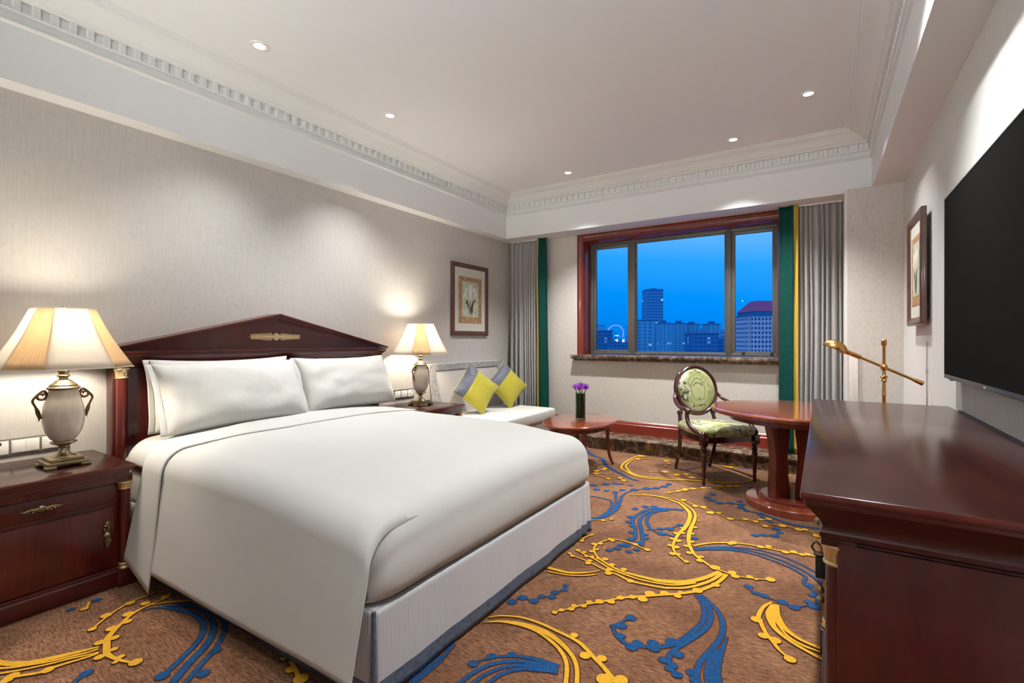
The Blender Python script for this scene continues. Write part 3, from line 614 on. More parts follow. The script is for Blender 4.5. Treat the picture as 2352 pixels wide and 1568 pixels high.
# ------------------------------------------------------------------ floor: carpet with its woven pattern, marble step, skirting
def ribbon(m_, pts, ws, z, mat, grow=0.0, wk=.88):
    P = catmull(pts, 5); n = len(P); vs = []
    for i, p in enumerate(P):
        d = P[min(i+1, n-1)]-P[max(i-1, 0)]
        if d.length < 1e-6: d = Vector((1, 0, 0))
        d.normalize(); s = Vector((-d.y, d.x, 0))
        f = i/(n-1)*(len(ws)-1); k = min(int(f), len(ws)-2) if len(ws) > 1 else 0
        w = (lerp(ws[k], ws[k+1], f-k) if len(ws) > 1 else ws[0])/2*wk + grow
        q = p.copy()
        if i == 0: q = p-d*grow
        if i == n-1: q = p+d*grow
        a = q+s*w; b_ = q-s*w
        vs += [(a.x, a.y, z), (b_.x, b_.y, z)]
    m_._add(vs, [(2*i, 2*i+1, 2*i+3, 2*i+2) for i in range(n-1)], mat)
def disc(m_, x, y, r, z, mat):
    n = 14
    m_._add([(x+r*math.cos(2*PI*k/n), y+r*math.sin(2*PI*k/n), z) for k in range(n)], [tuple(range(n))], mat)
def in_room(pts): return all(XL < p[0] < XR and YB < p[1] < 5.43 for p in pts)
m_ = MB()
m_.box((XL, YB, -.1), (XR, 5.9, 0), 0, 0)
SHIFTS = [(0, 0), (.45, -3.65)]
zz = 0.0
for si, (dx, dy) in enumerate(SHIFTS):
    for j, (c, ws, pts) in enumerate(STROKES):
        q = [(x+dx, y+dy) for x, y in pts]
        if not in_room(q): 
            q = [(min(max(x, XL+.01), XR-.01), min(y, 5.43)) for x, y in q] if si == 0 else None
        if q is None or (si and max(y for _, y in q) > .62): continue
        zz += .000004
        wk = .72 if c == 'b' else .86
        ribbon(m_, q, ws, .0005+zz, 1, .0052, wk)
        ribbon(m_, q, ws, (.0026 if c == 'b' else .0046)+zz, 3 if c == 'b' else 2, 0, wk)
    for c, x, y, r in DOTS:
        x += dx; y += dy
        if not in_room([(x-r, y-r), (x+r, y+r)]): continue
        if si and (y > .5): continue
        zz += .000002
        disc(m_, x, y, r+.0045, .0005+zz, 1); disc(m_, x, y, r, (.0026 if c == 'b' else .0046)+zz, 3 if c == 'b' else 2)
fl = struct(m_.build('floor', ['carpet_brown', 'carpet_outline', 'carpet_yellow', 'carpet_blue']))
# marble step under the window
m_ = MB()
m_.prism([(5.42, 0), (5.80, 0), (5.80, LEDGE), (5.415, LEDGE), (5.405, LEDGE-.006), (5.405, LEDGE-.022), (5.42, LEDGE-.028)], 'x', XL, .172)
struct(m_.build('trim_5', 'brown_marble'))
def skirting(name, x0, x1, y, z0, h, mat='baseboard_wood'):
    m_ = MB()
    m_.prism([(y, z0), (y-.022, z0), (y-.022, z0+h*.72), (y-.016, z0+h*.76), (y-.016, z0+h*.86), (y-.009, z0+h*.93), (y, z0+h)], 'x', x0, x1)
    return struct(m_.build(name, mat))
skirting('baseboard_window', XL, .172, YW, LEDGE, .15)
m_ = MB(); m_.box((.172, YCOL-.015, 0), (XR, YCOL, .13), .004); struct(m_.build('baseboard_pier', 'baseboard_wood'))
for nm, x0, x1, y0, y1 in (('baseboard_left', XL, XL+.016, YB, 5.405), ('baseboard_right', XR-.016, XR, YB, YCOL-.015), ('baseboard_back', XL+.016, XR-.016, YB, YB+.016)):
    m_ = MB(); m_.box((x0, y0, 0), (x1, y1, .12), .004); struct(m_.build(nm, 'baseboard_wood'))

# ------------------------------------------------------------------ window
wroot = bpy.data.objects.new('window_1', None); COL.objects.link(wroot); wroot.location = ((WX0+WX1)/2, YW, WZ0)
WM['window_1'] = Matrix.Translation(wroot.location); struct(wroot)
wroot['label'] = 'wide three-pane window in a red wood surround looking over the city'
FYW = 5.955                 # face of the metal frame
m_ = MB()                    # wood surround: moulded architrave and deep reveal
def arch_side(x, s):
    prof = [(0, 5.80), (0, 5.772), (.018, 5.768), (.030, 5.778), (.060, 5.782), (.068, 5.774), (.082, 5.774), (.090, 5.786), (.10, 5.80), (.105, FYW+.02), (.0, FYW+.02)]
    m_.prism([(x+s*a, b_) for a, b_ in prof], 'z', WZ0, WZ1-.002)
arch_side(WX0-.045, 1); arch_side(WX1+.045, -1)
m_.prism([(5.80, 2.659), (5.772, 2.659), (5.768, 2.642), (5.778, 2.63), (5.782, 2.60), (5.774, 2.592), (5.774, 2.578), (5.786, 2.57), (5.80, 2.56), (FYW+.02, 2.555), (FYW+.02, 2.659)], 'x', WX0-.045, WX1+.045)
m_.build('window_surround', 'window_wood', wroot)
m_ = MB()
FX0, FX1, FZ0, FZ1 = WX0+.062, WX1-.045, 1.115, 2.56
m_.box((FX0, FYW, FZ0), (FX0+.035, FYW+.06, FZ1), .003); m_.box((FX1-.035, FYW, FZ0), (FX1, FYW+.06, FZ1), .003)
m_.box((FX0+.001, FYW+.0015, FZ0+.001), (FX1-.001, FYW+.058, FZ0+.035), .003); m_.box((FX0+.001, FYW+.0015, FZ1-.035), (FX1-.001, FYW+.058, FZ1-.001), .003)
M1, M2 = -2.005, -.895
for mx_ in (M1, M2): m_.box((mx_-.028, FYW-.006, FZ0), (mx_+.028, FYW+.06, FZ1), .004)
m_.build('window_frame', 'window_metal', wroot)
def sash(x0, x1, w, name):
    m_ = MB(); y0 = FYW+.008; z0 = FZ0+.032; z1 = FZ1-.032
    m_.box((x0, y0, z0), (x0+w, y0+.045, z1), .004); m_.box((x1-w, y0, z0), (x1, y0+.045, z1), .004)
    m_.box((x0+.001, y0+.0015, z0+.001), (x1-.001, y0+.043, z0+w*.55), .004); m_.box((x0+.001, y0+.0015, z1-w), (x1-.001, y0+.043, z1-.001), .004)
    s_ = m_.build(name, 'window_metal', wroot)
    g = MB(); g.box((x0+w-.004, y0+.020, z0+w*.5), (x1-w+.004, y0+.026, z1-w+.004)); g.build('pane', 'window_glass', s_)
sash(FX0+.03, M1-.026, .045, 'sash'); sash(M1+.026, M2-.026, .018, 'sash'); sash(M2+.026, FX1-.03, .042, 'sash')
m_ = MB(); 
for hx_ in (M2+.14, M2+.42): m_.box((hx_, FYW-.012, FZ0+.03), (hx_+.03, FYW+.01, FZ0+.055), .004)
m_.build('window_latch', 'dark_plate', wroot)
m_ = MB()
m_.prism([(5.715, 1.075), (5.722, 1.060), (5.80, 1.052), (FYW+.02, 1.052), (FYW+.02, 1.112), (5.74, 1.112), (5.720, 1.108), (5.715, 1.10)], 'x', WX0-.115, WX1+.10)
m_.prism([(5.775, 1.035), (5.80, 1.035), (5.80, 1.056), (5.75, 1.060)], 'x', WX0-.085, WX1+.08)
m_.build('window_sill', 'brown_marble', wroot)

# ------------------------------------------------------------------ recessed downlights
def downlight(i, x, y, label):
    t_ = thing('ceiling_downlight', label, 'ceiling light', (x, y, ZC), 0, 'recessed downlights in the tray ceiling')
    m_ = MB(); m_.lathe([(.036, -.0005), (.036, -.006), (.052, -.007), (.056, -.003), (.056, 0.0)], (x, y, ZC), 32); m_.build('trim_ring', 'white_trim', t_)
    m_ = MB(); m_.lathe([(.035, 0), (.034, -.004), (1e-6, -.005)], (x, y, ZC), 24); m_.build('lens', 'downlight_lens', t_)
    ld = bpy.data.lights.new('downlight_beam', 'SPOT'); ld.energy = SPOT_W[i]; ld.spot_size = R(106 if i in (5, 6) else 94); ld.spot_blend = 1.0
    ld.shadow_soft_size = .035; ld.color = (1, .998, .985)
    lo = bpy.data.objects.new('downlight_beam', ld); COL.objects.link(lo); lo.parent = t_; lo.location = (0, 0, -.02)
    return t_
DL = [(-3.06, 1.76, 'lit round downlight in ceiling, nearest on the left near the bed head'),
      (-3.08, 2.90, 'lit round downlight in ceiling above the far side of the bed'),
      (-2.43, 4.98, 'lit round downlight in ceiling in front of the left window pane, farthest left'),
      (-.71, 5.00, 'lit round downlight in ceiling in front of the wide middle pane'),
      (-.09, 4.38, 'lit round downlight in ceiling, rightmost, near the green curtain edge'),
      (-.10, 2.6, 'added unseen fill downlight above the television cabinet'),  # from here on: downlights out of view, added for more light
      (-.10, .9, 'added unseen fill downlight above the near end of the room'),
      (-3.05, .3, 'added unseen fill downlight above the near bedside'),
      (-1.6, -.4, 'added unseen fill downlight at the entry end of the room')]
for i, (x, y, l) in enumerate(DL): downlight(i, x, y, l)

# ================================================================== BED
BY0, BY1, BFX = 1.185, 3.065, -1.345
bed = thing('bed', 'large double bed with pedimented mahogany headboard and silver grey valance', 'bed', (-2.5, 2.12, 0))
def column_mesh(x, y, z0, z1, r, fluted=True):
    m_ = MB(); m_.lathe([(r, z0), (r*1.0, z0+.01), (r*.96, (z0+z1)/2), (r*.92, z1)], (x, y, 0), 24); return m_
def gilt_cap(x, y, z0, z1, r):
    m_ = MB(); h = z1-z0
    m_.lathe([(r*.98, z0), (r*1.12, z0+.05*h), (r*1.12, z0+.13*h), (r, z0+.18*h)], (x, y, 0), 32)
    def fn(u, v):
        a = 2*PI*u; rr = r*(1.0+.30*v**2.2)*(1+.045*math.cos(14*a)*math.sin(PI*min(1, v*1.05+.1)))
        return (x+rr*math.cos(a), y+rr*math.sin(a), z0+h*(.16+.70*v)+.03*h*math.cos(14*a)*v*v)
    m_.grid(fn, 112, 8)
    m_.lathe([(r*1.1, z0+.82*h), (r*1.32, z0+.86*h), (r*1.34, z0+.93*h), (r*1.28, z1), (r*.9, z1)], (x, y, 0), 32)
    return m_
def gilt_ring(x, y, z, r):
    m_ = MB(); m_.lathe([(r*1.0, z), (r*1.16, z+.003), (r*1.2, z+.008), (r*1.12, z+.013), (r*1.02, z+.016), (r*1.10, z+.024), (r*1.14, z+.029), (r*1.06, z+.034), (r, z+.035)], (x, y, 0), 28); return m_
# headboard
hb = MB()
hb.box((-3.715, 1.17, .02), (-3.62, 3.23, 1.14), .003)
hb.box((-3.625, 1.24, .30), (-3.612, 3.16, 1.10), .003)
headboard = hb.build('headboard', 'mahogany', bed)
m_ = MB()      # cornice under the pediment
cprof = [(-3.715, 1.13), (-3.60, 1.13), (-3.598, 1.145), (-3.585, 1.150), (-3.580, 1.17), (-3.560, 1.19), (-3.552, 1.20), (-3.552, 1.215), (-3.542, 1.22), (-3.542, 1.232), (-3.715, 1.232)]
def mitred_run(m_, prof, y0, y1, c=-3.60):
    n = len(prof); vs = []
    for y, s in ((y0, -1), (y1, 1)):
        for x, z in prof: vs.append((x, y + s*max(0, x-c), z))
    m_._add(vs, [tuple(range(n)), tuple(range(2*n-1, n-1, -1))] + [(i, n+i, n+(i+1) % n, (i+1) % n) for i in range(n)])
mitred_run(m_, cprof, 1.125, 3.25)
m_.build('cornice', 'mahogany', headboard)
m_ = MB()      # pediment: raking mouldings round a sunk triangular panel
AP = (2.20, 1.503); LE = (1.068, 1.236); RE = (3.312, 1.236)
m_.prism([(1.10, 1.232), (3.28, 1.232), (2.20, 1.485)], 'x', -3.715, -3.60)
def rake(m_, e, a, off):
    e = Vector((e[0], e[1])); a = Vector((a[0], a[1])); d = (a-e).normalized(); nrm = Vector((-d.y, d.x))
    if nrm.y > 0: nrm = -nrm
    for t0, t1, x1 in ((0, .014, -3.535), (.014, .026, -3.552), (.026, .040, -3.562), (.040, .054, -3.585)):
        def sect(p, end):
            out = []
            for t_ in (t0, t1):
                q = p + nrm*t_
                if end == 'apex': q = Vector((a.x, a.y - t_/abs(nrm.y)))
                else: q = Vector((e.x + (e.x < a.x and 1 or -1)*t_*.0 , e.y)) + d*(t_/max(.2, abs(d.y)))*0 + nrm*t_*1.0; q.y = max(q.y, 1.232)
                out.append(q)
            return out
        A = sect(e, 'eave'); B = sect(a, 'apex')
        vs = []
        for x in (-3.715, x1):
            for q in (A[0], A[1], B[1], B[0]): vs.append((x, q.x, q.y))
        m_._add(vs, [(0,1,2,3), (7,6,5,4), (0,4,5,1), (1,5,6,2), (2,6,7,3), (3,7,4,0)])
rake(m_, LE, AP, 0); rake(m_, RE, AP, 0)
m_.build('pediment', 'mahogany_cabinet', headboard)
m_ = MB()      # carved gilt spray with a rosette
oy, oz, ox = 2.20, 1.325, -3.598
for s in (-1, 1):
    m_.tube([(ox, oy+s*.02, oz), (ox+.004, oy+s*.1, oz), (ox, oy+s*.215, oz)], [.012, .008, .002], 8)
    for k in range(10):
        y = oy+s*(.03+.017*k); L = .033*(1-.045*k)
        for w in (-1, 1):
            m_.tube([(ox, y, oz+w*.003), (ox+.006, y+s*.012, oz+w*L*.6), (ox+.002, y+s*.020, oz+w*L)], [.0045, .0075, .001], 6)
m_.lathe([(.001, .020), (.010, .018), (.014, .012), (.018, .016), (.026, .014), (.030, .004), (.030, 0)], (0, 0, 0), 20, 0, Matrix.Translation((ox, oy, oz)) @ Matrix.Rotation(R(90), 4, 'Y'))
m_.build('ornament', 'carved_gilt', headboard)
for y in (1.205, 3.195):
    cm = column_mesh(-3.585, y, .10, 1.065, .030).build('column', 'mahogany_vertical', headboard)
    gilt_cap(-3.585, y, 1.065, 1.128, .030).build('capital', 'gilding', cm)
    m_ = MB(); m_.box((-3.62, y-.04, 0), (-3.548, y+.04, .10), .004); m_.build('column_base', 'mahogany', cm)
# box base, mattress, valance
m_ = MB(); m_.box((-3.60, BY0+.03, .05), (BFX-.03, BY1-.03, .32), .01)
for x in (-3.45, -1.5):
    for y in (1.3, 2.95): m_.lathe([(.03, 0), (.03, .05)], (x, y, 0), 12)
m_.build('bed_base', 'mattress_ticking', bed)
m_ = MB(); m_.box((-3.60, BY0+.02, .325), (BFX-.02, BY1-.02, .60), .05, 0, 4); m_.build('mattress', 'mattress_ticking', bed)
def valance(poly, name):
    m_ = MB(); P = []
    for (x0, y0), (x1, y1) in zip(poly[:-1], poly[1:]):
        L = math.hypot(x1-x0, y1-y0); n = int(L/.02)
        for k in range(n): P.append((lerp(x0, x1, k/n), lerp(y0, y1, k/n)))
    P.append(poly[-1]); N = len(P)-1
    def fn(u, v):
        i = min(int(u*N+.5), N); x, y = P[i]; a = P[max(i-1, 0)]; b_ = P[min(i+1, N)]
        d = Vector((b_[0]-a[0], b_[1]-a[1])).normalized(); nx, ny = d.y, -d.x
        w = noise.noise(Vector((x*3.1, y*3.1, 4.0)))*.016*(v) + .012*v + .004*noise.noise(Vector((x*14, y*14, 1)))*v + .011*math.sin(y*70+x*70)*v*sstep(2.72, 2.98, y)*(1 if x > -1.36 else 0)
        return (x+nx*w, y+ny*w, lerp(.335, .008, v))
    m_.grid(fn, N, 14, matfn=lambda u, v: 1 if v > .80 else 0)
    o = m_.build(name, ['valance_ribbed', 'valance_border'], bed)
    s_ = o.modifiers.new('cloth', 'SOLIDIFY'); s_.thickness = .004
    return o
valance([(-3.55, BY0), (BFX+.0, BY0)], 'valance')
valance([(BFX+.004, BY0+.004), (BFX+.004, BY1-.004)], 'valance')
valance([(BFX, BY1), (-3.55, BY1)], 'valance')
m_ = MB(); m_.tube([(BFX+.008, BY0-.003, .012), (BFX+.010, BY0-.004, .17), (BFX+.004, BY0+.002, .335)], [.014, .011, .008], 8); m_.build('corner_pleat', 'valance_border', bed)
# valance platform edge seen under the turned-up cover
m_ = MB(); m_.box((-3.55, BY0+.002, .328), (BFX+.002, BY1-.002, .338), .002); m_.build('valance_deck', 'valance_ribbed', bed)

# duvet: rounded body over the mattress plus a sheet that falls down the near side
def top_z(x, y):
    t = (y-(BY0+BY1)/2)/((BY1-BY0)/2)
    return .742 - .050*abs(t)**2.6 - .055*sstep(-2.2, BFX, x)**1.5 + .003*noise.noise(Vector((x*2.2, y*2.2, 0)))
XH = -2.86
XF, RF = BFX+.022, .13
def surf(x, yy):
    q = x-(XF-RF); d = RF-math.sqrt(max(0, RF*RF-q*q)) if q > 0 else 0
    return top_z(min(x, BFX), yy) - d
def fall(x, v, hem_y, hem_z, off):
    """(y, z) of cloth leaving the bed top and hanging on the near side; off lifts it outwards"""
    y0 = BY0
    if v < .25:
        q = v/.25; yy = lerp(y0+.30, y0+.10, q); z = surf(x, yy)-.002+.006*q+off; yy -= off*.3*q
    elif v < .55:
        q = (v-.25)/.30; a = q*PI/2*.93; yy = y0+.10-.138*math.sin(a)-off*lerp(.3, 1, q); z = surf(x, y0+.10)+.004-.125*(1-math.cos(a))-.012*q+off*(1-q*.6)
    else:
        q = (v-.55)/.45; z0 = surf(x, y0+.10)-.133+off*.4; yy = lerp(y0-.038-off, hem_y-off, q**.9); z = lerp(z0, hem_z, q)
    return yy, z
def duvet_fn():
    m_ = MB()
    nx, ny = 70, 70
    r = .13; y0 = BY0+.0; y1 = BY1+.012; xf = BFX+.022
    def section(s, n_half):
        pass
    # body as a superellipse box: parameter around y, closing round the foot
    def fn(u, v):
        # u across the bed (0 near .. 1 far), v from head (0) to the tucked foot edge (1)
        if v < .72: x = lerp(-3.45, xf-r, v/.72); drop = 0; 
        else:
            q = (v-.72)/.28
            if q < .5: a = q/.5*PI/2; x = xf-r + r*math.sin(a); drop = r*(1-math.cos(a))
            else: x = xf + .012*math.sin((q-.5)/.5*PI); drop = None; dq = (q-.5)/.5
        # across
        rr = .12
        if u < .12: b_ = (1-u/.12)*PI/2; yy = y0+rr-rr*math.sin(b_); dz = rr*(1-math.cos(b_))
        elif u > .88: b_ = ((u-.88)/.12)*PI/2; yy = y1-rr+rr*math.sin(b_); dz = rr*(1-math.cos(b_))
        else: yy = lerp(y0+rr, y1-rr, (u-.12)/.76); dz = 0
        zt = top_z(min(x, BFX), yy)
        if drop is None:
            z = lerp(zt-r, .352, dq) - dz*(1-dq)
            x -= dz*.55*(1-.0)
            if dq > .85: x -= .02*(dq-.85)/.15
        else:
            z = zt-drop-dz*(1-.2*drop/r); x -= dz*.55*(drop/r)
        w = noise.noise(Vector((x*4, yy*4, z*4)))*.003
        return (x, yy, z+w)
    m_.grid(fn, nx, ny)
    # far side wall and near side wall down to the mattress edge
    def wall(y, rr, s):
        def f(u, v):
            x = lerp(-3.45, xf-.06, u); zt = top_z(min(x, BFX), y)-rr*1.0
            return (x, y+s*(.0+.01*math.sin(v*PI)), lerp(zt, .35 if s < 0 else .16, v))
        return f
    m_.grid(wall(y1, .12, 1), 50, 6)
    # near side: the sheet falling off the bed, leaving the top tangentially
    def drape(u, v):
        x = lerp(XH-.16, XF-.022, u**.9)
        hem_y = 1.078 - .018*math.sin(u*5.0+.5) - .02*sstep(.6, 1, u); hem_z = .128+.010*math.sin(u*7)
        yy, z = fall(x, v, hem_y, hem_z, 0)
        yy += .005*noise.noise(Vector((x*3.0, z*2, 7)))*v
        x += .020*sstep(.25, .6, v)*sstep(.8, 1, u)
        return (x, yy, z)
    m_.grid(drape, 60, 44)
    return m_
dv = duvet_fn().build('duvet', 'bed_linen', None)
tag(dv, 'smooth white duvet covering the bed and hanging to the near side', 'duvet')
s_ = dv.modifiers.new('cloth', 'SOLIDIFY'); s_.thickness = .006; s_.offset = 0
recentre(dv)
# stitched hem along the falling sheet edge
# turned-back white sheet band lying over the duvet's head end
def fold_fn():
    m_ = MB()
    y0 = BY0
    def fn(u, v):
        # u: from front edge of the fold (0) back to the pillows (1); v: across
        if v < .62:
            q = v/.62; yy = lerp(BY1-.02, y0+.30, q)
            xx = lerp(XH, lerp(-3.42, -3.19, sstep(.5, 1, q)), u) - .06*sstep(.75, 1, q)*(1-u) - .045*(1-q)*(1-u); z = top_z(xx, yy)+.009
        else:
            q = (v-.62)/.38
            xx = lerp(XH-.06 +.12*sstep(.25, 1, q), lerp(-3.19, -3.085, sstep(.25, .6, q)), u)
            yy, z = fall(xx, q, 1.062, lerp(.055, .15, u), .011)
        if u < .03: z -= .004
        return (xx, yy-.004, z)
    m_.grid(fn, 24, 90)
    return m_
fo = fold_fn().build('bed_sheet', 'bed_linen', None)
tag(fo, 'folded white top sheet band below the pillows with a pointed hanging corner', 'sheet')
s_ = fo.modifiers.new('cloth', 'SOLIDIFY'); s_.thickness = .007; s_.offset = 0
recentre(fo)

# ------------------------------------------------------------------ pillows
def pillow(label, loc, tilt, w, h, th, seed, yaw=0, flange=.035):
    m_ = MB(); rnd = random.Random(seed)
    def sh(u, v, s):
        a = u*2-1; b_ = v*2-1
        ex = 1-abs(a)**3.2; ey = 1-abs(b_)**3.0
        t = (max(ex, 0)**.55)*(max(ey, 0)**.55)
        pin = 1-(.095 if b_ > 0 else .03)*(1-abs(a)**2)*(abs(b_)**2); pinx = 1-.035*(1-abs(b_)**2)*(abs(a)**2)
        y = a*w/2*pinx; z = b_*h/2*pin
        nz = noise.noise(Vector((a*2.2+seed, b_*2.2, s)))*.017*t + noise.noise(Vector((a*6+seed, b_*4, s)))*.003*t - .020*math.exp(-((a+.74-.10*b_)/.07)**2)*(1-b_*b_*.6)*t
        sag = .12*(1-b_)*.5
        x = s*(th/2*t*(1+sag)+.003) + nz*s
        return (x, y, z)
    m_.grid(lambda u, v: sh(u, v, 1), 36, 26); m_.grid(lambda u, v: sh(u, v, -1), 36, 26)
    # flat flange at the open end
    def fl_(u, v):
        b_ = v*2-1; y = -w/2*(1-.035*(1-b_**2)) - flange*u; z = b_*h/2*(1-.0*u)*(1+.01*math.sin(v*9))
        return (.004*math.sin(v*11)+.002, y, z)
    m_.grid(fl_, 4, 26)
    M = Matrix.Translation(loc) @ Matrix.Rotation(yaw, 4, 'Z') @ Matrix.Rotation(-tilt, 4, 'Y') @ Matrix.Translation((0, 0, h/2))
    m_.bm.transform(M)
    o = m_.build('pillow', 'pillow_linen', None, weld=True)
    s_ = o.modifiers.new('cloth', 'SOLIDIFY'); s_.thickness = .003
    tag(o, label, 'pillow', 'white pillows leaning on the headboard'); recentre(o); return o
pillow('white pillow in front on the near half of the bed', (-3.285, 1.80, .725), R(26), .95, .47, .20, 3)
pillow('white pillow in front on the far half of the bed', (-3.315, 2.74, .735), R(24), .90, .46, .20, 8)
pillow('white pillow behind the near front one, its corner showing at left', (-3.47, 1.79, .72), R(9), .92, .46, .14, 5)
pillow('white pillow behind the far front one against the headboard', (-3.48, 2.76, .72), R(9), .86, .44, .14, 11)
# ------------------------------------------------------------------ nightstands
def leaf_pull(c, axis_len, vertical, name, mat, parent):
    """ornate backplate with leaf sprays and a round knob, on a face whose normal is +x"""
    m_ = MB(); x, y, z = c
    def P(a, b_, d=0): return (x+d, y+(b_ if vertical else a), z+(a if vertical else b_))
    L = axis_len/2
    for s in (-1, 1):
        m_.tube([P(s*.01, 0, .004), P(s*L*.55, .004, .007), P(s*L*.8, -.002, .005), P(s*L, 0, .003)], [.007, .005, .006, .0015], 8)
        for k, (a, w) in enumerate(((.28, .013), (.45, .016), (.62, .012), (.78, .008))):
            for q in (-1, 1):
                m_.tube([P(s*L*(a-.12), 0, .003), P(s*L*a, q*w*.7, .008), P(s*L*(a+.10), q*w, .003)], [.003, .0042, .001], 6)
    m_.lathe([(1e-6, .026), (.006, .025), (.010, .020), (.006, .014), (.0155, .008), (.017, .003), (.017, 0)], (0, 0, 0), 20, 0, Matrix.Translation((x, y, z)) @ Matrix.Rotation(R(90), 4, 'Y'))
    return m_.build(name, mat, parent)
def nightstand(y0, y1, label):
    xf = -3.10; zt = .64; yc = (y0+y1)/2
    t_ = thing('nightstand', label, 'nightstand', (-3.41, yc, 0), 0, 'matching mahogany nightstands')
    m_ = MB()
    def slab(z0, z1, ex, b_=.002): m_.box((-3.715, y0-ex+.03, z0), (xf-.03+ex, y1+ex-.03, z1), b_)
    slab(.618, .640, .030, .006); slab(.606, .620, .022, .003); slab(.594, .608, .010, .003); slab(.580, .596, .004, .003)
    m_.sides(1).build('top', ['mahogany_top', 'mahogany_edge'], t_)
    m_ = MB(); bx = xf-.055
    m_.box((-3.71, y0+.012, .10), (bx, y1-.012, .582), .002)
    m_.box((-3.71, y0+.004, .548), (xf-.032, y1-.004, .586), .002)
    m_.build('body', 'mahogany_vertical', t_)
    m_ = MB()
    m_.box((-3.71, y0+.012, 0), (xf-.012-.02, y1-.012, .080), .003)
    m_.prism([(-3.5, .078), (xf-.030, .078), (xf-.034, .086), (xf-.044, .090), (xf-.046, .100), (xf-.055, .104), (-3.5, .104)], 'y', y0+.02, y1-.02)
    for yy in (y0+.035, y1-.035):
        m_.box((xf-.075, yy-.040, 0), (xf-.004, yy+.040, .075), .003); m_.box((xf-.072, yy-.037, .075), (xf-.008, yy+.037, .086), .003)
    m_.build('plinth', 'mahogany', t_)
    dr = MB(); dr.box((bx-.005, y0+.082, .447), (bx+.010, y1-.082, .540), .002); d_ = dr.build('drawer', 'mahogany_cabinet', t_)
    leaf_pull((bx+.010, yc-.035, .494), .155, False, 'handle', 'antique_brass', d_)
    m_ = MB(); m_.box((bx-.002, y0+.075, .425), (bx+.004, y1-.075, .442), .002); m_.build('rail', 'mahogany', t_)
    dr = MB(); dr.box((bx-.005, y0+.082, .108), (bx+.010, y1-.082, .420), .002); d_ = dr.build('door', 'mahogany_vertical', t_)
    leaf_pull((bx+.010, y1-.110, .285), .150, True, 'handle', 'antique_brass', d_)
    for yy in (y0+.035, y1-.035):
        cx_ = xf-.040
        c_ = column_mesh(cx_, yy, .12, .51, .026).build('column', 'mahogany_vertical', t_)
        gilt_cap(cx_, yy, .508, .548, .0262).build('capital', 'gilding', c_)
        gilt_ring(cx_, yy, .086, .0262).build('base_ring', 'gilding', c_)
    return t_
ns = nightstand(.45, 1.105, 'mahogany nightstand with leaf handles and gilded columns at the near side of the bed')
copy_tree(ns, (-3.41, 3.625, 0), None, 'mahogany nightstand between the bed and the sofa, mostly hidden by the duvet')

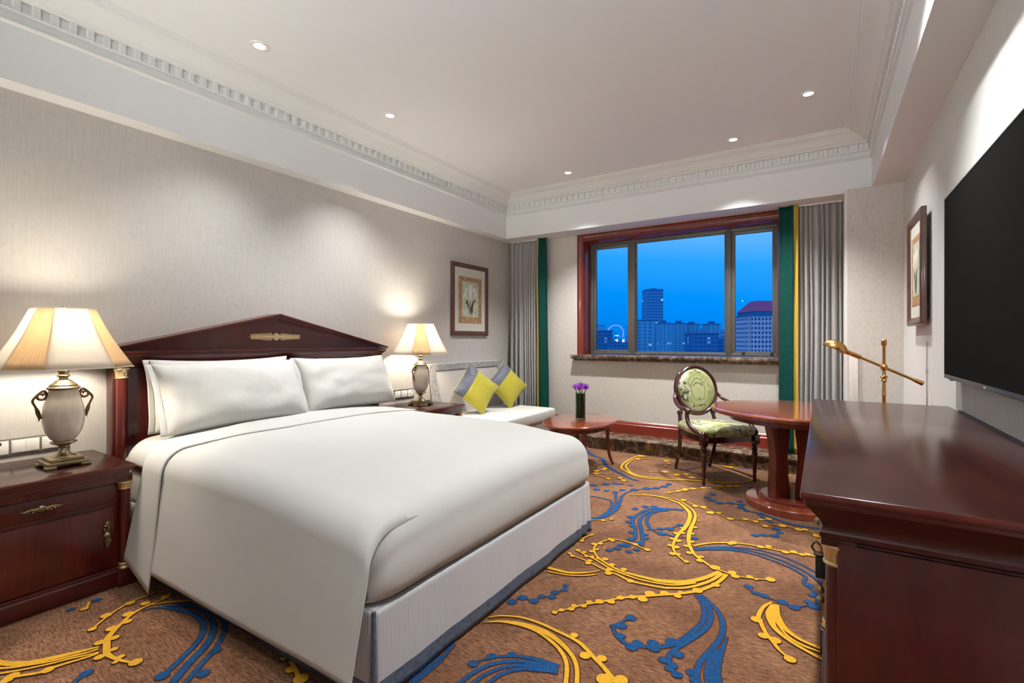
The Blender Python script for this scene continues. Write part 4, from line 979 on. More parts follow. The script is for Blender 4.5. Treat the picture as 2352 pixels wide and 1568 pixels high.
# ------------------------------------------------------------------ bedside lamps
def table_lamp(loc, label):
    t_ = thing('table_lamp', label, 'lamp', loc, 0, 'lit bedside table lamps')
    X, Y, Z = loc; T = Matrix.Translation(loc)
    m_ = MB()
    m_.box((-.085, -.085, .012), (.085, .085, .032), .004, 0, 2, T); m_.box((-.070, -.070, .031), (.070, .070, .048), .006, 0, 2, T)
    for sx_ in (-1, 1):
        for sy_ in (-1, 1):
            m_.box((sx_*.070-.022, sy_*.070-.022, 0), (sx_*.070+.022, sy_*.070+.022, .016), .005, 0, 2, T)
    m_.build('base_plate', 'antique_brass', t_)
    m_ = MB(); m_.lathe([(.055, .047), (.050, .053), (.030, .062), (.020, .078), (.017, .092), (.022, .098), (.022, .103), (.034, .112), (.050, .118), (.056, .124), (.050, .130)], loc, 32); m_.build('foot', 'antique_brass', t_)
    m_ = MB(); m_.lathe([(.038, .128), (.055, .145), (.074, .180), (.084, .225), (.086, .265), (.081, .310), (.071, .350), (.062, .385), (.059, .402), (.057, .406)], loc, 40); m_.build('vase_body', 'ceramic_cream', t_)
    m_ = MB(); m_.lathe([(.064, .400), (.068, .405), (.068, .411), (.058, .417), (.056, .425), (.040, .436), (.032, .447), (.020, .452), (.018, .462), (.026, .468), (.027, .474), (.019, .480), (.024, .492), (.024, .500), (.011, .506), (.009, .560)], loc, 32); m_.build('neck', 'antique_brass', t_)
    for s in (-1, 1):   # scrolled side handles
        m_ = MB(); P = []
        for k in range(13): # inner curl at the top
            a = R(200 - k*38); r = .006+.0016*k
            P.append((0, s*(.088 + r*math.cos(a)*1.0), .372 + r*math.sin(a)))
        P += [(0, s*.118, .355), (0, s*.112, .325), (0, s*.097, .295), (0, s*.091, .272), (0, s*.083, .258)]
        P = catmull(P, 7); n = len(P)
        rr = [.0035 + .003*math.sin(PI*i/n) for i in range(n)]
        m_.tube(P, rr, 8, 0, T)
        m_.tube([(0, s*.062, .372), (0, s*.078, .383), (0, s*.092, .378)], [.005, .005, .003], 8, 0, T)
        m_.tube([(0, s*.112, .328), (.0, s*.103, .285), (0, s*.094, .252), (0, s*.098, .242)], [.002, .006, .004, .001], 8, 0, T)
        m_.sphere((X, Y+s*.086, Z+.262), .007)
        m_.build('handle', 'aged_bronze', t_)
    # shade: square plan with pleated chamfered corners
    zb, zt = .515, .822
    def ring(a, c, z, d=0): # octagon corners, order round
        a += d; return [(a, -(a-c), z), (a, a-c, z), (a-c, a, z), (-(a-c), a, z), (-a, a-c, z), (-a, -(a-c), z), (-(a-c), -a, z), (a-c, -a, z)]
    B = ring(.262, .125, zb); U = ring(.118, .052, zt)
    m_ = MB(); NV = 8
    for k in (0, 2, 4, 6):
        p0, p1 = Vector(B[k]), Vector(B[(k+1) % 8]); q0, q1 = Vector(U[k]), Vector(U[(k+1) % 8])
        m_.grid(lambda u, v: tuple(p0.lerp(p1, u).lerp(q0.lerp(q1, u), v) + Vector((p0.x+p1.x, p0.y+p1.y, 0)).normalized()*(-.010*math.sin(PI*v))), 6, NV, 0, T)
    sh_ = m_.build('lamp_shade', 'shade_cream', t_); sm = sh_.modifiers.new('shell', 'SOLIDIFY'); sm.thickness = .0015
    m_ = MB()
    for P_, z in ((B, zb), (U, zt)):
        m_ = MB(); m_.tube([(p[0], p[1], p[2]) for p in P_], .0028, 6, 0, T, 1, True); m_.build('rim_piping', 'shade_cream', sh_)
    for k in (1, 3, 5, 7):
        m_ = MB(); p0, p1 = Vector(B[k]), Vector(B[(k+1) % 8]); q0, q1 = Vector(U[k]), Vector(U[(k+1) % 8])
        out = Vector((p0.x+p1.x, p0.y+p1.y, 0)).normalized()
        m_.grid(lambda u, v: tuple(p0.lerp(p1, u).lerp(q0.lerp(q1, u), v) + out*(.0035*(1 if int(round(u*22)) % 2 else -1)*(1-.4*v) - .010*math.sin(PI*v) - .001)), 22, NV, 0, T)
        for f in m_.bm.faces: f.smooth = False
        pl = m_.build('pleated_panel', 'shade_pleats', sh_); sm = pl.modifiers.new('shell', 'SOLIDIFY'); sm.thickness = .0012
    m_ = MB(); m_.lathe([(.004, .55), (.004, .822), (.010, .824), (.012, .830), (.006, .838), (1e-6, .842)], loc, 16)
    for a in range(4):
        an = a*PI/2; m_.tube([(0, 0, .824), (.112*math.cos(an), .112*math.sin(an), .820)], .0018, 6, 0, T)
    m_.build('finial', 'antique_brass', t_)
    m_ = MB(); m_.lathe([(.012, .60), (.014, .62), (.026, .65), (.030, .68), (.022, .705), (1e-6, .715)], loc, 20); m_.build('bulb', 'bulb_glow', t_)
    for dz in (0,):
        ld = bpy.data.lights.new('lamp_bulb', 'POINT'); ld.energy = LAMP_W; ld.color = (1, .88, .72); ld.shadow_soft_size = .08
        lo = bpy.data.objects.new('lamp_bulb', ld); COL.objects.link(lo); lo.parent = t_; lo.location = (0, 0, .70)
    return t_
lamp = table_lamp((-3.375, .882, .64), 'lit table lamp with cream shade and urn body on the near nightstand')
copy_tree(lamp, (-3.452, 3.665, .64), None, 'lit table lamp with cream shade on the far nightstand beside the sofa')

# ------------------------------------------------------------------ wall sockets
def plate(name, y0, y1, z0, z1, kinds, mat, label, cat):
    t_ = thing(name, label, cat, (XL, (y0+y1)/2, z0))
    m_ = MB(); m_.box((XL, y0, z0), (XL+.009, y1, z1), .0015); m_.build('frame', mat, t_)
    n = len(kinds); w = (y1-y0-.012)/n
    for i, kd in enumerate(kinds):
        a = y0+.006+i*w+.005; b_ = a+w-.010
        m_ = MB(); m_.box((XL+.008, a, z0+.010), (XL+.012, b_, z1-.010), .001); ins = m_.build('module', 'socket_white', t_)
        c = (a+b_)/2; zc = (z0+z1)/2; h = (z1-z0)
        if kd == 'socket':
            m_ = MB()
            for dy, dz, wy, wz in ((0, .012, .003, .007), (-.011, -.006, .005, .003), (.011, -.006, .005, .003)):
                m_.box((XL+.0115, c+dy-wy, zc+dz-wz-.004), (XL+.0126, c+dy+wy, zc+dz+wz-.004))
            for dy in (.018, .026): m_.box((XL+.0115, c+dy-.003, zc+.014), (XL+.0126, c+dy+.003, zc+.030))
            m_.build('slots', 'dark_slot', ins)
        elif kd == 'switch':
            m_ = MB(); m_.box((XL+.012, a+.004, z0+.014), (XL+.015, c-.001, z1-.014), .001); m_.box((XL+.012, c+.001, z0+.014), (XL+.015, b_-.004, z1-.014), .001); m_.build('rocker', 'socket_white', ins)
    return t_
plate('wall_socket', .62, 1.0, .672, .764, ['socket', 'switch', 'switch'], 'grey_plate', 'grey framed plate with socket and white switches behind the near lamp', 'socket')
plate('wall_socket', 3.545, 3.842, .686, .780, ['switch', 'switch', 'socket'], 'dark_plate', 'dark framed plate of three white switches behind the far lamp', 'socket')

# ------------------------------------------------------------------ added fill lights, shaped as bowl uplighters, on the unseen wall behind
def fill_uplight(k, x, aim_x, label):
    z = 2.20; y = YB
    t_ = thing('fill_lamp', label, 'lamp', (x, y, z-.1), 0, 'added fill lights on the unseen entry wall')
    m_ = MB(); m_.box((x-.05, y, z-.10), (x+.05, y+.02, z+.02), .006); m_.tube([(x, y+.01, z-.04), (x, y+.14, z-.06), (x, y+.15, z-.03)], .010, 10); m_.build('bracket', 'antique_brass', t_)
    m_ = MB(); m_.lathe([(.02, -.035), (.08, -.02), (.115, .01), (.13, .045), (.125, .045), (.108, .012), (.075, -.014), (1e-6, -.025)], (x, y+.15, z), 32); m_.build('bowl', 'cup_white', t_)
    ld = bpy.data.lights.new('fill_beam', 'SPOT'); ld.energy = FILL_W[k]; ld.color = (.97, .99, 1); ld.shadow_soft_size = .05
    ld.spot_size = R(112); ld.spot_blend = 1.0
    lo = bpy.data.objects.new('fill_beam', ld); COL.objects.link(lo); lo.parent = t_; lo.location = (0, .15, .14)
    d = Vector((aim_x-x, 3.6, 1.35)); lo.rotation_euler = d.to_track_quat('-Z', 'Y').to_euler()
for k, (x, ax, l) in enumerate(((-3.1, -2.2, 'added fill light in a white bowl on the unseen entry wall, bed side'), (-1.6, -1.4, 'added fill light in a white bowl, middle of the unseen entry wall'), (-.1, -.9, 'added fill light in a white bowl on the unseen entry wall, cabinet side'))): fill_uplight(k, x, ax, l)

# ------------------------------------------------------------------ framed pictures
def picture(name, label, M, w, h, d):
    """local: x across, y out of the wall, z up"""
    t_ = thing(name, label, 'picture', tuple(M.translation))
    t_.rotation_euler = M.to_euler(); WM[t_.name] = M.copy()
    m_ = MB(); fw = .055
    prof = [(0, 0), (0, d*.75), (.006, d*.95), (.016, d), (.026, d*.9), (.034, d*.86), (.044, d*.66), (fw, d*.5), (fw, 0)]
    C_ = [(-w/2, 0), (w/2, 0), (w/2, h), (-w/2, h)]; S_ = [(1, 1), (-1, 1), (-1, -1), (1, -1)]
    n = len(prof); vs = []
    for (cx_, cz_), (sx_, sz_) in zip(C_, S_):
        for a, o_ in prof: vs.append((cx_+sx_*a, o_, cz_+sz_*a))
    m_._add(vs, [(k*n+i, k*n+(i+1) % n, ((k+1) % 4)*n+(i+1) % n, ((k+1) % 4)*n+i) for k in range(4) for i in range(n)], 0, False, M)
    m_.build('frame', 'frame_wood', t_, angle=50)
    m_ = MB()
    ww, hh = w-2*fw+.004, h-2*fw+.004
    for s in (-1, 1):
        m_ = MB()
        m_.tube([(s*(ww/2-.002), d*.5, fw), (s*(ww/2-.002), d*.5, h-fw)], .002, 6, 0, M)
        for k in range(int(hh/.014)): m_.sphere((s*(ww/2-.002), d*.5, fw+.006+k*.014), .0045, 0, (1, 1, 1), M, 6)
        m_.build('beading', 'aged_bronze', t_)
    m_ = MB(); m_.box((-ww/2, .004, fw), (ww/2, d*.42, fw+hh-.004), 0, 0, 2, M); m_.build('mount', 'mat_board', t_)
    y1 = d*.42; z0 = fw+.20*hh*.62; z1 = fw+hh*.86; a = ww*.37
    m_ = MB(); m_.box((-a, y1, z0), (a, y1+.002, z1), 0, 0, 2, M); m_.build('print_border', 'art_border', t_)
    b_ = a*.70; z2 = z0+(z1-z0)*.14; z3 = z1-(z1-z0)*.10
    m_ = MB(); m_.box((-b_, y1+.001, z2), (b_, y1+.003, z3), 0, 0, 2, M)
    art = m_.build('print', 'art_ground', t_)
    m_ = MB(); yy = y1+.0034
    def blade(pts, ws, mat):
        P = catmull([(p[0], p[1]) for p in pts], 5); vs = []
        for i, p in enumerate(P):
            dd = (P[min(i+1, len(P)-1)]-P[max(i-1, 0)]).normalized(); s = Vector((-dd.y, dd.x, 0)); f = i/(len(P)-1)
            wv = ws*math.sin(PI*min(.98, max(.04, f)))
            for q in (1, -1): e = p+s*wv*q; vs.append((e.x*b_, yy+mat*.0002, z2+(z3-z2)*e.y))
        m_._add(vs, [(2*i, 2*i+1, 2*i+3, 2*i+2) for i in range(len(P)-1)], mat, False, M)
    blade([(0, .05), (-.12, .25), (-.35, .42), (-.6, .5)], .07, 2); blade([(.05, .05), (.25, .3), (.45, .42), (.62, .38)], .08, 2)
    blade([(0, .05), (.02, .3), (.05, .5)], .06, 2); blade([(-.15, .03), (-.2, .2), (-.25, .35)], .09, 2)
    blade([(0, .42), (-.3, .55), (-.45, .75)], .20, 1); blade([(.0, .42), (.35, .55), (.5, .72)], .20, 1)
    blade([(0, .45), (0, .7), (.05, .95)], .22, 0); blade([(-.1, .55), (-.45, .7), (-.7, .66)], .16, 0); blade([(.1, .55), (.5, .68), (.8, .60)], .15, 0)
    m_.build('flower_study', ['art_petal', 'art_petal_shade', 'art_leaf'], art)
    return t_
picture('picture_frame', 'wood framed flower print with bronze border above the sofa on the left wall',
        Matrix.Translation((XL, 4.828, 1.355)) @ Matrix.Rotation(R(-90), 4, 'Z'), .735, .885, .034)
picture('picture_frame', 'wood framed print seen edge on, on the right wall past the television',
        Matrix.Translation((XR-.022, 4.37, 1.402)) @ Matrix.Rotation(R(90), 4, 'Z'), .60, .765, .034)
m_ = MB(); m_.tube([(XR-.006, 4.19, .60), (XR-.006, 4.19, .95), (XR-.007, 4.188, 1.10), (XR-.006, 4.19, 1.285)], .0035, 8)
m_.box((XR-.012, 4.183, 1.08), (XR, 4.197, 1.11), .002)
tag(recentre(m_.build('cable', 'cable_grey')), 'thin grey cable running down the right wall beside the television', 'cable')
m_ = MB(); m_.box((.205, YCOL-.008, .2), (.268, YCOL, 1.165), .002); m_.box((.250, YCOL-.012, .2), (.272, YCOL-.004, 1.165), .002)
tag(recentre(m_.build('wall_panel', 'wallpaper_window')), 'narrow access panel set on the pier right of the curtain', 'panel')

# ------------------------------------------------------------------ sofa
sofa = thing('sofa', 'pale grey sofa with a damask banded back and cream seat against the left wall', 'sofa', (-3.25, 4.72, 0))
SY0, SY1 = 3.985, 5.40
m_ = MB(); m_.prism([(-3.715, .10), (-3.56, .10), (-3.56, .44), (-3.60, .70), (-3.635, 1.005), (-3.645, 1.02), (-3.66, 1.03), (-3.715, 1.03)], 'y', SY0, SY1); m_.build('backrest', 'sofa_cloth', sofa)
m_ = MB()
def bx_(z): return -3.56 - .075*sstep(.44, 1.01, z) + .004
def band(poly):   # poly in (y,z), laid on the sloping face
    n = len(poly); vs = [(bx_(z)+.010, y, z) for y, z in poly] + [(bx_(z)-.012, y, z) for y, z in poly]
    m_._add(vs, [tuple(range(n)), tuple(range(2*n-1, n-1, -1))] + [(i, n+i, n+(i+1) % n, (i+1) % n) for i in range(n)])
band([(SY0, .96), (SY1, .96), (SY1, 1.028), (SY0, 1.028)])
L_ = [(SY0, .40), (SY0+.20, .40)] + [(SY0+.10+.10*(1-t)**2.2, .44+.52*t) for t in (0, .15, .3, .45, .6, .8, 1)] + [(SY0, .96)]
band(L_); band([(SY0+SY1-y, z) for y, z in L_][::-1])
m_.build('back_border', 'sofa_band', sofa, angle=30)
m_ = MB(); m_.box((-3.64, SY0+.01, .09), (-2.84, SY1-.01, .33), .015, 0, 3); m_.build('seat_base', 'sofa_cloth', sofa)
m_ = MB(); m_.box((-3.58, SY0+.005, .325), (-2.80, SY1-.005, .455), .028, 0, 4); m_.build('seat_cushion', 'sofa_seat', sofa)
for x in (-3.55, -2.93):
    for y in (SY0+.07, SY1-.07):
        m_ = MB(); m_.lathe([(.018, 0), (.028, .10)], (x, y, 0), 16); m_.build('leg', 'chair_wood', sofa)

def cushion(loc, rot, label, seed):
    t_ = thing('cushion', label, 'cushion', loc, 0, 'yellow and blue grey cushions on the sofa')
    M = Matrix.Translation(loc) @ rot; WM[t_.name] = M.copy(); t_.matrix_world = M
    m_ = MB(); S = .225
    def sh(u, v, s):
        a = u*2-1; b_ = v*2-1
        t = max(0, 1-abs(a)**2.6)**.6*max(0, 1-abs(b_)**2.6)**.6
        px = 1-.08*(1-b_*b_)*a*a; pz = 1-.08*(1-a*a)*b_*b_
        return (s*(.075*t+.002)+.004*noise.noise(Vector((a*4+seed, b_*4, s)))*t, a*S*px, b_*S*pz)
    for s in (1, -1): m_.grid(lambda u, v: sh(u, v, s), 24, 24, 0, M, False, (lambda u, v: 1 if v > .70 else 0) if s == 1 else (lambda u, v: 1))
    m_.build('cover', ['cushion_yellow', 'cushion_blue_grey'], t_, weld=True)
    m_ = MB(); P = []
    for k in range(80):
        q = k/20; e = int(q) % 4; f = q-int(q)
        u, v = ((f, 0), (1, f), (1-f, 1), (0, 1-f))[e]; p = sh(u, v, 1); P.append((0, p[1]*1.01, p[2]*1.01))
    m_.tube(P, .0035, 6, 0, M, 1, True); m_.build('piping', 'cushion_yellow', t_)
    return t_
def crot(yaw, lean, roll): return Matrix.Rotation(R(yaw), 4, 'Z') @ Matrix.Rotation(R(-lean), 4, 'Y') @ Matrix.Rotation(R(roll), 4, 'X')
cushion((-3.36, 4.49, .738), crot(-20, 22, 48), 'yellow cushion with blue grey end standing on a corner nearest the lamp', 1)
cushion((-3.36, 5.14, .732), crot(-20, 20, 40), 'yellow cushion with blue grey end on the far end of the sofa by the curtain', 5)

# ------------------------------------------------------------------ curtains
def curtain(label, x_green, x_yel, x_grey, x_end, y, seed, folds):
    """x_green..x_yel velvet border, x_yel..x_grey yellow edging, x_grey..x_end pleated drape"""
    t_ = thing('curtain', label, 'curtain', ((x_green+x_end)/2, y, LEDGE))
    s = 1 if x_end > x_green else -1; z1 = ZS-.003; z0 = LEDGE+.006
    rnd = random.Random(seed); W = abs(x_end-x_grey)
    cuts = [0]
    while len(cuts) < folds+1: cuts.append(cuts[-1]+rnd.uniform(.55, 1.5))
    cuts = [c/cuts[-1] for c in cuts]
    amps = [rnd.uniform(.55, 1.1) for _ in range(folds)]
    def wave(t, v):
        t = min(max(t + .016*math.sin(v*4+seed)*math.sin(t*PI) + .006*math.sin(v*7+t*6), 0), .9999)
        for k in range(folds):
            if cuts[k] <= t < cuts[k+1]:
                q = (t-cuts[k])/(cuts[k+1]-cuts[k]); return -(.5-.5*math.cos(2*PI*q))**.8*.078*amps[k]*lerp(.6, 1, min(1, v*1.6)) + .035
        return .035
    m_ = MB(); N = folds*36
    m_.grid(lambda u, v: (x_grey+s*W*(u + .05*math.sin(u*2*PI*folds/2.0)*0), y+wave(u, v)+.006*math.sin(u*60+v*7)*v, lerp(z1, z0, v)), N, 48)
    o = m_.build('drape', 'curtain_grey', t_); sm = o.modifiers.new('cloth', 'SOLIDIFY'); sm.thickness = .003
    def strip(xa, xb, mat, name, wob):
        m_ = MB()
        m_.grid(lambda u, v: (lerp(xa(v), xb(v), u), y-.045+.022*math.sin(u*PI*1.2+v*2.2)*wob + .006*math.sin(v*9+u*3), lerp(z1, z0-.0, v)), 10, 40)
        o = m_.build(name, mat, t_); sm = o.modifiers.new('cloth', 'SOLIDIFY'); sm.thickness = .004
    dr = lambda v: .022*sstep(0, 1, v)*(1 if s < 0 else -.0)
    strip(lambda v: x_green+dr(v)*1.2, lambda v: x_yel+dr(v)*.8, 'curtain_green', 'velvet_border', 1)
    strip(lambda v: x_yel+dr(v)*.8, lambda v: x_grey+dr(v)*.6+s*.004, 'curtain_yellow', 'yellow_edging', .2)
    m_ = MB(); m_.box((min(x_green, x_end), y-.012, z1-.012), (max(x_green, x_end), y+.012, z1+.0025)); m_.build('curtain_track', 'white_trim', t_)
    return t_
curtain('grey pleated curtain with yellow edge and green velvet border behind the sofa', -3.075, -3.19, -3.215, -3.665, 5.70, 4, 9)
curtain('grey pleated curtain with yellow edge and green velvet border beside the pier', -.375, -.245, -.205, .165, 5.70, 9, 8)

# ------------------------------------------------------------------ oval coffee table, vase, flowers
CT = (-2.045, 4.47)
ct = thing('coffee_table', 'low oval cherry coffee table with sabre legs in front of the sofa', 'table', (*CT, 0))
def oval(rx, ry, prof, name, mat, parent, c, z):
    m_ = MB(); N = 56; n = len(prof); vs = []
    for off, zz in prof:
        for k in range(N):
            a = 2*PI*k/N; vs.append((c[0]+(rx+off)*math.cos(a), c[1]+(ry+off)*math.sin(a), z+zz))
    fs = [(i*N+k, i*N+(k+1) % N, (i+1)*N+(k+1) % N, (i+1)*N+k) for i in range(n-1) for k in range(N)]
    fs += [tuple(range(N))[::-1], tuple((n-1)*N+k for k in range(N))]
    m_._add(vs, fs, 0, True); return m_.build(name, mat, parent, angle=30)
oval(.335, .50, [(-.035, 0), (-.030, .004), (-.018, .008), (-.006, .012), (0, .018), (0, .026), (-.006, .031), (-.018, .033)], 'tabletop', 'cherry', ct, CT, .468)
oval(.27, .43, [(-.03, 0), (0, .002), (0, .045), (-.03, .046)], 'apron', 'cherry_dark', ct, CT, .424)
for sx_ in (-1, 1):
    for sy_ in (-1, 1):
        m_ = MB(); x0, y0 = CT[0]+sx_*.165, CT[1]+sy_*.28
        P = catmull([(x0, y0, .465), (x0+sx_*.010, y0+sy_*.015, .36), (x0+sx_*.006, y0+sy_*.02, .24), (x0+sx_*.016, y0+sy_*.05, .10), (x0+sx_*.038, y0+sy_*.095, .004)], 6)
        n = len(P); m_.tube(P, [lerp(.030, .013, i/(n-1)) for i in range(n)], 4, 0); 
        for f in m_.bm.faces: f.smooth = False
        m_.build('leg', 'cherry_dark', ct)
VX, VY, VZ = -2.055, 4.50, .501
va = thing('vase', 'clear cylinder glass vase lined with dark green leaves on the coffee table', 'vase', (VX, VY, VZ))
m_ = MB(); m_.lathe([(.052, 0), (.053, .004), (.053, .262), (.051, .264), (.0485, .262), (.0485, .014), (1e-6, .012)], (VX, VY, VZ), 40); m_.build('glass', 'vase_glass', va)
m_ = MB()
for k in range(9):
    a = 2*PI*k/9
    def lf(u, v, a=a, k=k):
        w = (u-.5)*.88; an = a+w*(1-.12*math.sin(v*PI)); r = .0455-.0015*(k % 2)-.001*abs(u-.5); return (VX+r*math.cos(an), VY+r*math.sin(an), VZ+.016+.225*v+.014*v*math.cos(w*3))
    m_.grid(lf, 8, 10)
m_.build('leaf_lining', 'leaf_green', va)
bq = thing('flowers', 'bunch of purple pointed petalled blossoms standing in the glass vase', 'flowers', (VX, VY, VZ+.02))
rnd = random.Random(5)
for k, (dx, dy, dz, sc) in enumerate(((0, 0, .330, 1), (.052, .010, .318, .85), (-.052, -.012, .318, .85), (.006, -.050, .312, .85), (-.002, .05, .318, .85))):
    m_ = MB(); c = Vector((VX+dx, VY+dy, VZ+dz))
    base = Vector((dx*.5, dy*.5, 1)).normalized()
    for ringi, (cnt, tilt, L) in enumerate(((12, 72, .058), (11, 50, .056), (9, 30, .050), (6, 12, .042))):
        for j in range(cnt):
            an = 2*PI*(j+.5*(ringi % 2))/cnt + rnd.uniform(-.1, .1); ti = R(tilt+rnd.uniform(-6, 6)); Lp = L*sc*rnd.uniform(.9, 1.1)
            d = Vector((math.sin(ti)*math.cos(an), math.sin(ti)*math.sin(an), math.cos(ti))); sd = Vector((-math.sin(an), math.cos(an), 0))
            upv = sd.cross(d)
            def pt(u, v): 
                w = .0095*sc*math.sin(PI*min(.99, .12+.88*v))**.8*(1-v**3)
                return tuple(c + base*(-.012) + d*(Lp*v) + sd*((u-.5)*2*w) + upv*(-.012*v*v + .004*(2*u-1)**2) + Vector((0, 0, .006*v*v)))
            m_.grid(pt, 2, 5)
    m_.build('blossom', 'petal_purple', bq, weld=True)
    m_ = MB(); m_.tube([(VX+dx*.3, VY+dy*.3, VZ+.03), (VX+dx*.5, VY+dy*.5, VZ+.2), tuple(c-Vector((0, 0, .01)))], .004, 8); m_.build('stem', 'leaf_green', bq)

# ------------------------------------------------------------------ round desk table on a two-board pedestal
DT = (-.205, 4.50)
dt_ = thing('pedestal_table', 'round red cherry pedestal table between the armchair and the cabinet', 'table', (*DT, 0))
oval(.60, .60, [(-.06, 0), (-.05, .004), (-.018, .008), (-.006, .012), (-.006, .020), (0, .024), (.004, .034), (0, .043), (-.008, .047), (-.03, .048)], 'tabletop', 'cherry', dt_, DT, .700)
oval(.46, .46, [(-.03, 0), (0, .003), (0, .05)], 'apron', 'cherry_dark', dt_, DT, .652)
DB = (-.195, 4.385)
oval(.335, .335, [(-.004, 0), (0, .004), (0, .048), (-.006, .056), (-.02, .060)], 'base', 'cherry', dt_, DB, 0)
oval(.235, .235, [(0, 0), (0, .022), (-.012, .030)], 'base_step', 'cherry_dark', dt_, DB, .058)
def pboard(c, ang, th, w0):
    m_ = MB(); M = Matrix.Translation((c[0], c[1], 0)) @ Matrix.Rotation(ang, 4, 'Z')
    zs = [.06+i*(.65-.06)/20 for i in range(21)]
    out = [w0*(1.05+.55*((z-.06)/.59)**3 + .12*math.cos((z-.06)/.59*2*PI)) for z in zs]
    inn = [-w0*(.75+.20*math.cos((z-.06)/.59*2*PI)) for z in zs]
    poly = [(o, z) for o, z in zip(out, zs)] + [(i_, z) for i_, z in zip(inn[::-1], zs[::-1])]
    m_.prism(poly, 'y', -th/2, th/2, 0, M); m_.build('pedestal_board', 'cherry_dark', dt_)
# four boards set round the centre, broad faces turned outwards
for ang in (232, 322, 52, 142):
    a = R(ang); pboard((DB[0]+.125*math.cos(a), DB[1]+.125*math.sin(a)), a, .055, .075)

# ------------------------------------------------------------------ armchair with oval back
ch = thing('armchair', 'carved dark wood armchair with oval back in pale green toile beside the round table', 'chair', (-.875, 4.93, 0), R(-135))
CM = WM[ch.name]
m_ = MB()    # seat rail
def seat_outline(g=0):
    return [(-.285-g, .255+g), (.285+g, .255+g), (.292+g, .10), (.262+g, -.10), (.215+g, -.255-g), (-.215-g, -.255-g), (-.262-g, -.10), (-.292-g, .10)]
so = [tuple(p)[:2] for p in catmull([(-.235, .25), (0, .268), (.235, .25), (.258, .21), (.255, 0), (.218, -.22), (.185, -.248), (0, -.258), (-.185, -.248), (-.218, -.22), (-.255, 0), (-.258, .21)], 5, True)]
m_.prism(so, 'z', .375, .425, 0, CM); m_.build('seat_rail', 'chair_wood', ch, angle=50)
m_ = MB(); N = len(so); rings = [(.985, .424), (1.02, .436), (1.045, .455), (1.035, .475), (.99, .493), (.90, .505), (.70, .513), (.40, .518), (.02, .520)]
vs = [(x*s, y*s, z) for s, z in rings for x, y in so]
m_._add(vs, [(i*N+k, i*N+(k+1) % N, (i+1)*N+(k+1) % N, (i+1)*N+k) for i in range(len(rings)-1) for k in range(N)] + [tuple((len(rings)-1)*N+k for k in range(N))], 0, True, CM)
m_.build('seat', 'seat_toile', ch, angle=80)
for s in (-1, 1):
    m_ = MB()   # turned front leg
    m_.lathe([(.011, 0), (.013, .012), (.013, .03), (.022, .22), (.026, .275), (.018, .285), (.027, .297), (.027, .305), (.017, .313), (.029, .325), (.029, .335), (.022, .345), (.024, .352)], (s*.262, .238, 0), 20, 0, CM)
    m_.box((s*.266-.028, .211, .350), (s*.266+.028, .270, .436), .004, 0, 2, CM)
    m_.lathe([(.024, .436), (.020, .444), (.028, .456), (.022, .470), (.012, .480), (1e-6, .485)], (s*.268, .240, 0), 16, 0, CM)
    m_.build('leg', 'chair_wood', ch)
    m_ = MB()   # rear sabre leg running up to the oval back
    P = catmull([(s*.192, -.335, .003), (s*.196, -.285, .14), (s*.20, -.245, .30), (s*.20, -.238, .42), (s*.188, -.262, .53), (s*.180, -.285, .585)], 6)
    m_.tube(P, [lerp(.017, .024, min(1, i/14)) for i in range(len(P))], 4, 0, CM)
    for f in m_.bm.faces: f.smooth = False
    m_.sphere((s*.186, -.270, .575), .030, 0, (1, 1, .9), CM)
    m_.build('leg', 'chair_wood', ch)
TB = R(11)
BM_ = CM @ Matrix.Translation((0, -.285, .795)) @ Matrix.Rotation(TB, 4, 'X') @ Matrix.Rotation(0, 4, 'Z')
def ov(a, rx, rz): return (rx*math.cos(a), 0, rz*math.sin(a))
m_ = MB(); m_.tube([ov(2*PI*k/48, .222, .235) for k in range(48)], .026, 10, 0, BM_, .8, True)
m_.build('back_frame', 'chair_wood', ch)
m_ = MB()
ringsb = [(1.0, -.020), (1.0, .012), (.93, .026), (.8, .035), (.55, .040), (.3, .042), (.02, .043)]
N = 48; vs = []
for s_, d_ in ringsb:
    for k in range(N):
        a = 2*PI*k/N; vs.append((.204*s_*math.cos(a), d_, .217*s_*math.sin(a)))
m_._add(vs, [(i*N+k, i*N+(k+1) % N, (i+1)*N+(k+1) % N, (i+1)*N+k) for i in range(len(ringsb)-1) for k in range(N)] + [tuple(range(N)), tuple((len(ringsb)-1)*N+k for k in range(N))], 0, True, BM_)
def bz(r): # front depth at relative radius
    for (s0, d0), (s1, d1) in zip(ringsb[1:-1], ringsb[2:]):
        if s1 <= r <= s0: return lerp(d1, d0, (r-s1)/(s0-s1))
    return .043
def oring(r0, r1, mat, sx_=1.0, lift=.0008, sz_=1.0):
    vs = []
    for r in (r0, r1):
        for k in range(N):
            a = 2*PI*k/N; vs.append((.204*r*sx_*math.cos(a), bz(max(r*sx_*abs(math.cos(a)), r*abs(math.sin(a)), r*.9))+lift, .217*r*sz_*math.sin(a)))
    m_._add(vs, [(k, (k+1) % N, N+(k+1) % N, N+k) for k in range(N)], mat, True, BM_)
oring(.78, .64, 1, .80); oring(.64, .60, 2, .78, .0010); oring(.58, .44, 1, .74, .0012); oring(.44, .41, 2, .72, .0014); oring(.41, .04, 4, .70, .0010)
rnd = random.Random(2)
def blot(x, z, r):
    rr = math.hypot(x/.204, z/.217)
    m_._add([(x+r*math.cos(2*PI*k/8), bz(rr)+.0022, z+r*.7*math.sin(2*PI*k/8)) for k in range(8)], [tuple(range(8))], 3, False, BM_)
for k in range(9):
    a = R(35+k*13.5); blot(.058*math.cos(a), .070*math.sin(a)+rnd.uniform(-.004, .004), rnd.uniform(.004, .009))
for k in range(6): blot(rnd.uniform(-.018, .018), -.085+rnd.uniform(-.012, .008), rnd.uniform(.004, .008))
